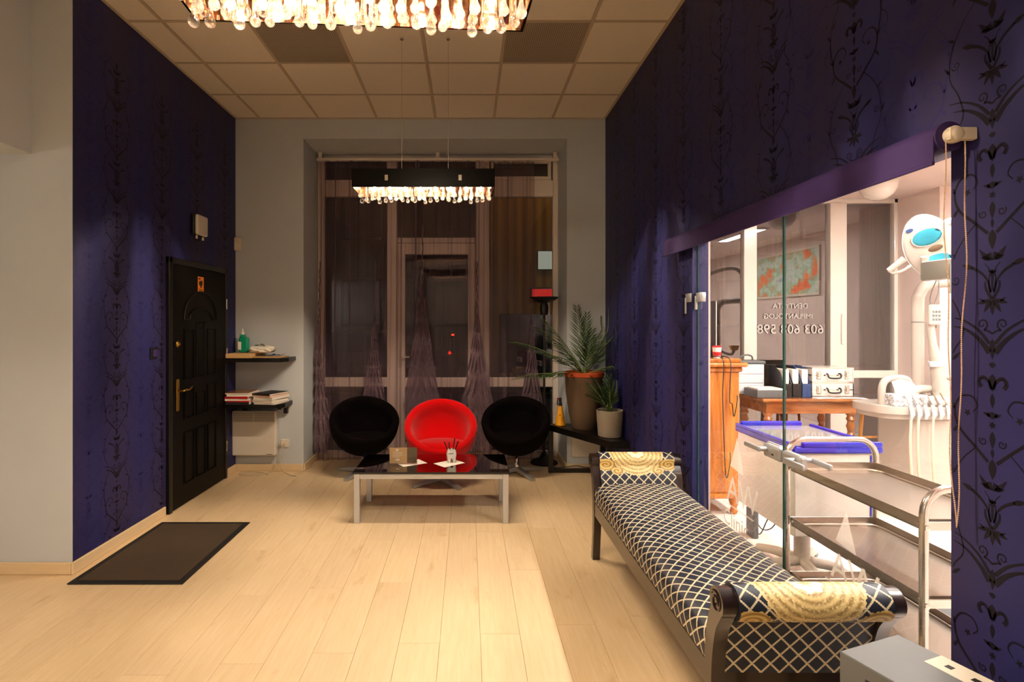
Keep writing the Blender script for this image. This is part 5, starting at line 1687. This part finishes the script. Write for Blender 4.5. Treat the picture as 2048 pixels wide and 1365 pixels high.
# ------------------------------------------------------------------ dental unit
du = thing('dental_unit', 'white dental treatment unit with lamp, arm and instrument table', 'dental unit', (3.5, 4.25, 0))
MB().box(-.13, .22, -.16, .2, .0, .80, .03).build('cabinet_body', 'unit_enamel', du)
tb = [(.33 * (abs(cos(a)) ** .6) * (1 if cos(a) > 0 else -1) - .06, .23 * (abs(sin(a)) ** .6) * (1 if sin(a) > 0 else -1)) for a in [2 * pi * k / 32 for k in range(32)]]
mb = MB()
mb.prism(tb, 'z', .83, .885, smooth=True)
mb.prism([(a * .92 - .004, b * .9) for a, b in tb], 'z', .79, .83, smooth=True)
it = mb.build('instrument_table', 'unit_enamel', du)
MB().sphere((.10, -.12, .905), .13, 12, 1.2, .75, .42).build('tray_head', 'unit_enamel', it)
pts = smooth_pts([(-.275, -.05, .86), (-.275, -.05, 1.0), (-.25, -.05, 1.065), (-.19, -.05, 1.085), (-.11, -.05, 1.085), (-.07, -.05, 1.06), (-.06, -.05, 1.0), (-.06, -.05, .90)])
MB().tube(pts, .026, 12).build('grip_arch', 'unit_enamel', du)
MB().tube(smooth_pts([(-.06, -.03, .90), (-.02, 0, .96), (.06, .02, .99), (.16, .02, .995)]), [.05 - .02 * i / 18 for i in range(19)], 12).build('bracket_arm', 'unit_enamel', du)
for k in range(6):
    x = -.20 + k * .055
    h_ = MB().tube([(x, -.235, .80), (x, -.25, .835), (x + .004, -.225, .90)], [.010, .016, .011], 10).build('instrument_holder', 'clear', du)
    MB().tube([(x + .004, -.225, .90), (x + .008, -.16, .985)], [.008, .005], 8).build('handpiece', 'chrome', h_)
    if k in (0, 1, 3):
        MB().tube(smooth_pts([(x, -.235, .80), (x - .01, -.24, .6), (x + .01, -.23, .35), (x + .05, -.19, .2), (x + .06, -.15, .18)]), .009, 8).build('hose', 'cord_white', du)
# lamp post and lamp head
MB().tube(smooth_pts([(.13, .1, .80), (.13, .1, 1.2), (.13, .1, 1.66), (.14, .1, 1.74), (.19, .1, 1.815), (.29, .1, 1.84), (.5, .1, 1.85)], 6), .042, 16).build('lamp_post', 'unit_enamel', du)
MB().tube([(.13, .1, 1.52), (.13, .1, 1.528)], .0428, 16).build('post_joint', 'dark_grey', du)
MB().tube(smooth_pts([(.5, .1, 1.85), (.56, .1, 2.05), (.45, .02, 2.32), (.16, -.06, 2.28), (.06, -.10, 2.19)]), .028, 12).build('lamp_arm', 'unit_enamel', du)
lampc = Vector((-.02, -.2, 2.08))
facing = Vector((-.45, -.80, -.38)).normalized()
a_, b_ = frame_of(facing)
upv = b_ if b_.z > 0 else -b_
rgt = facing.cross(upv)
RM = Matrix((rgt, upv, facing)).transposed().to_4x4(); RM.translation = lampc
TL = Matrix.Rotation(radians(-22), 4, 'Z')
RM = RM @ TL
def lh(u, v):
    a = 2 * pi * u; t = pi * v
    r = sin(t)
    x = .17 * r * cos(a) * (1 - .08 * cos(2 * a)); y = .235 * r * sin(a) * (1 - .16 * cos(2 * a))
    z = (-.095 if cos(t) > 0 else -.035) * abs(cos(t)) ** .8 * (1 if cos(t) > 0 else -1)
    return RM @ Vector((x, y, z))
hd = MB().grid(lh, 40, 20).build('lamp_head', 'unit_enamel', du)
for k, y in enumerate((.105, -.105)):
    m2 = RM @ Matrix.Translation((0, y, .024))
    MB().lathe([(0, .012), (.05, .014), (.072, .018), (.078, .020), (.082, .012), (.08, -.02), (0, -.02)], 28, (0, 0, 0), m2, 1.2, .85).build('reflector_rim', 'unit_enamel', hd)
    MB().lathe([(0, .0135), (.05, .0155), (.072, .0195), (.072, .0185), (0, .012)], 28, (0, 0, 0), m2, 1.2, .85).build('reflector', 'teal_glass', hd)
MB().sphere((0, 0, 0), .03, 8, 1.5, .8, .4, RM @ Matrix.Translation((-.02, 0, .034))).build('sensor', 'wicker', hd)
MB().tube([lh(k / 40, .5) for k in range(40)], .006, 6, closed=True).build('bezel_seam', 'clear', hd)
for s, pts in ((0, [(.15, -.08, .0), (.22, -.09, .02), (.27, -.08, .03), (.29, -.05, .03)]), (1, [(.05, -.17, .02), (.09, -.15, .07), (.09, -.12, .08)])):
    q = smooth_pts([RM @ Vector(p) for p in pts])
    MB().tube(q, .012, 8).tube([q[-1], q[-1] + (q[-1] - q[-2]).normalized() * .001 + (RM.to_3x3() @ Vector((-.12, .05, .0)) if s == 0 else RM.to_3x3() @ Vector((-.03, .10, .0)))], [.020, .026], 12).build('lamp_handle', 'unit_enamel', hd)
MB().lathe([(0, .002), (.018, .002), (.018, -.01), (0, -.01)], 14, (0, 0, 0), RM @ Matrix.Translation((.075, .19, .022)), 1.3, .8).build('badge', 'blue_folder', hd)
# delivery arm with hand control
MB().tube([(.20, -.02, .82), (.20, -.02, 1.05), (.15, -.02, 1.33)], [.055, .050, .030], 14).tube([(.15, -.02, 1.33), (.125, -.02, 1.52)], [.027, .025], 12).build('delivery_arm', 'unit_enamel', du)
MB().tube([(.175, -.02, 1.18), (.168, -.02, 1.22)], .047, 14).build('arm_joint', 'clear', du)
hc = MB().box(.09, .185, -.065, -.035, 1.50, 1.66, .018).build('hand_control', 'unit_enamel', du)
mb = MB()
for i in range(3):
    for j in range(3):
        mb.box(.105 + i * .024, .122 + i * .024, -.068, -.064, 1.535 + j * .03, 1.553 + j * .03, .002)
mb.build('control_buttons', 'dark_grey', hc)
MB().tube(smooth_pts([(.135, -.05, 1.66), (.17, -.05, 1.78), (.20, 0, 1.86), (.16, .02, 1.7), (.19, .0, 1.55), (.165, -.03, 1.48)]), .004, 6).build('control_cable', 'dark_grey', du)
MB().tube(smooth_pts([(.21, 0, 1.12), (.30, -.02, 1.08), (.40, -.03, 1.06), (.44, -.03, 1.12)]), [.02] * 19, 10).build('cup_arm', 'unit_enamel', du)
MB().lathe([(0, 0), (.05, 0), (.07, .06), (.07, .07), (0, .07)], 18, (.44, -.03, 1.12)).build('rinse_bowl', 'kraft', du)
t = thing('tissue_box', 'grey patterned tissue box with white tissue on instrument table', 'tissue box', (3.36, 4.13, .8855), radians(-6))
MB().box(-.13, .11, -.06, .06, 0, .085, .004).build('box_body', 'marbled', t)
MB().grid(lambda u, v: Vector((-.02 + (.10 * u - .05) * (1 + .5 * v), .02 * sin(5 * u + v), .083 + .12 * v * (1 - .55 * abs(u - .4)))), 8, 6).build('tissue', 'paper', t)

# black chair by the unit and wooden stool by the window
ch_ = thing('visitor_chair', 'black chair with chrome legs behind the dental unit', 'chair', (4.03, 4.78, 0), radians(-65))
MB().box(-.22, .22, -.22, .22, .43, .48, .02).build('seat', 'black_fabric', ch_)
MB().box(-.21, .21, .19, .225, .56, .86, .015).build('backrest', 'black_fabric', ch_)
for sx in (-1, 1):
    MB().tube(smooth_pts([(sx * .235, -.21, .0), (sx * .235, -.21, .45), (sx * .235, -.20, .62), (sx * .235, -.14, .66), (sx * .235, .15, .66), (sx * .235, .2, .64)]), .013, 10).build('leg', 'chrome', ch_)
    MB().tube([(sx * .235, .215, .0), (sx * .235, .215, .80)], .013, 10).build('leg', 'chrome', ch_)
    MB().box(sx * .235 - .025, sx * .235 + .025, -.17, .16, .668, .69, .008).build('armrest', 'black_plastic', ch_)
ws_ = thing('wooden_stool', 'pale wooden stool standing by the surgery window', 'stool', (4.05, 5.25, 0))
MB().box(-.15, .15, -.15, .15, .66, .69, .008).build('seat', 'pine', ws_)
for sx in (-1, 1):
    for sy in (-1, 1):
        MB().tube([(sx * .15, sy * .15, 0), (sx * .12, sy * .12, .66)], .016, 8).build('leg', 'pine', ws_)
for sx in (-1, 1):
    MB().tube([(sx * .14, -.14, .22), (sx * .14, .14, .22)], .011, 8).build('stretcher', 'pine', ws_)
for sy in (-1, 1):
    MB().tube([(-.133, sy * .133, .38), (.133, sy * .133, .38)], .011, 8).build('stretcher', 'pine', ws_)

# painting on the far surgery wall (seen in the window glass)
pt = thing('abstract_painting', 'large framed abstract painting in orange and teal, mirrored in window glass', 'painting', (SX1, 3.05, 1.96))
MB().box(-.03, -.001, -.9, .9, 0, .035, .006).box(-.03, -.001, -.9, .9, .735, .77, .006).box(-.03, -.001, -.9, -.865, .035, .735, .006).box(-.03, -.001, .865, .9, .035, .735, .006).build('picture_frame', 'white_plastic', pt)
MB().box(-.018, -.002, -.866, .866, .034, .736).build('canvas', 'painting', pt)
# added fill panels, out of view, raising the room's ambient light
ceiling_panel(-3.2, .9, .6, .6, H - .001, 'fill_light', 'square fill light panel added out of view in the side hall')
ceiling_panel(-.6, -1.6, .6, .6, H - .001, 'fill_light', 'square fill light panel added unseen behind the camera')

def globe(x, y, label):  # unseen hanging globe, added to brighten ceiling and walls
    t = thing('fill_globe', label, 'lamp', (x, y, 2.25))
    MB().sphere((0, 0, 0), .15, 12).build('globe', 'fill_globe_light', t)
    MB().tube([(0, 0, .14), (0, 0, H - 2.255)], .006, 8).build('cord', 'black_plastic', t)
    MB().lathe([(0, 0), (.05, 0), (.05, .02), (0, .03)], 14, (0, 0, H - 2.28)).build('ceiling_rose', 'white_plastic', t)
M['fill_globe_light'] = emitter('fill_globe_light', '#ffeed8', FILL_GLOBE)
globe(-4.12, -2.3, 'opal fill light globe added out of view in the side hall')
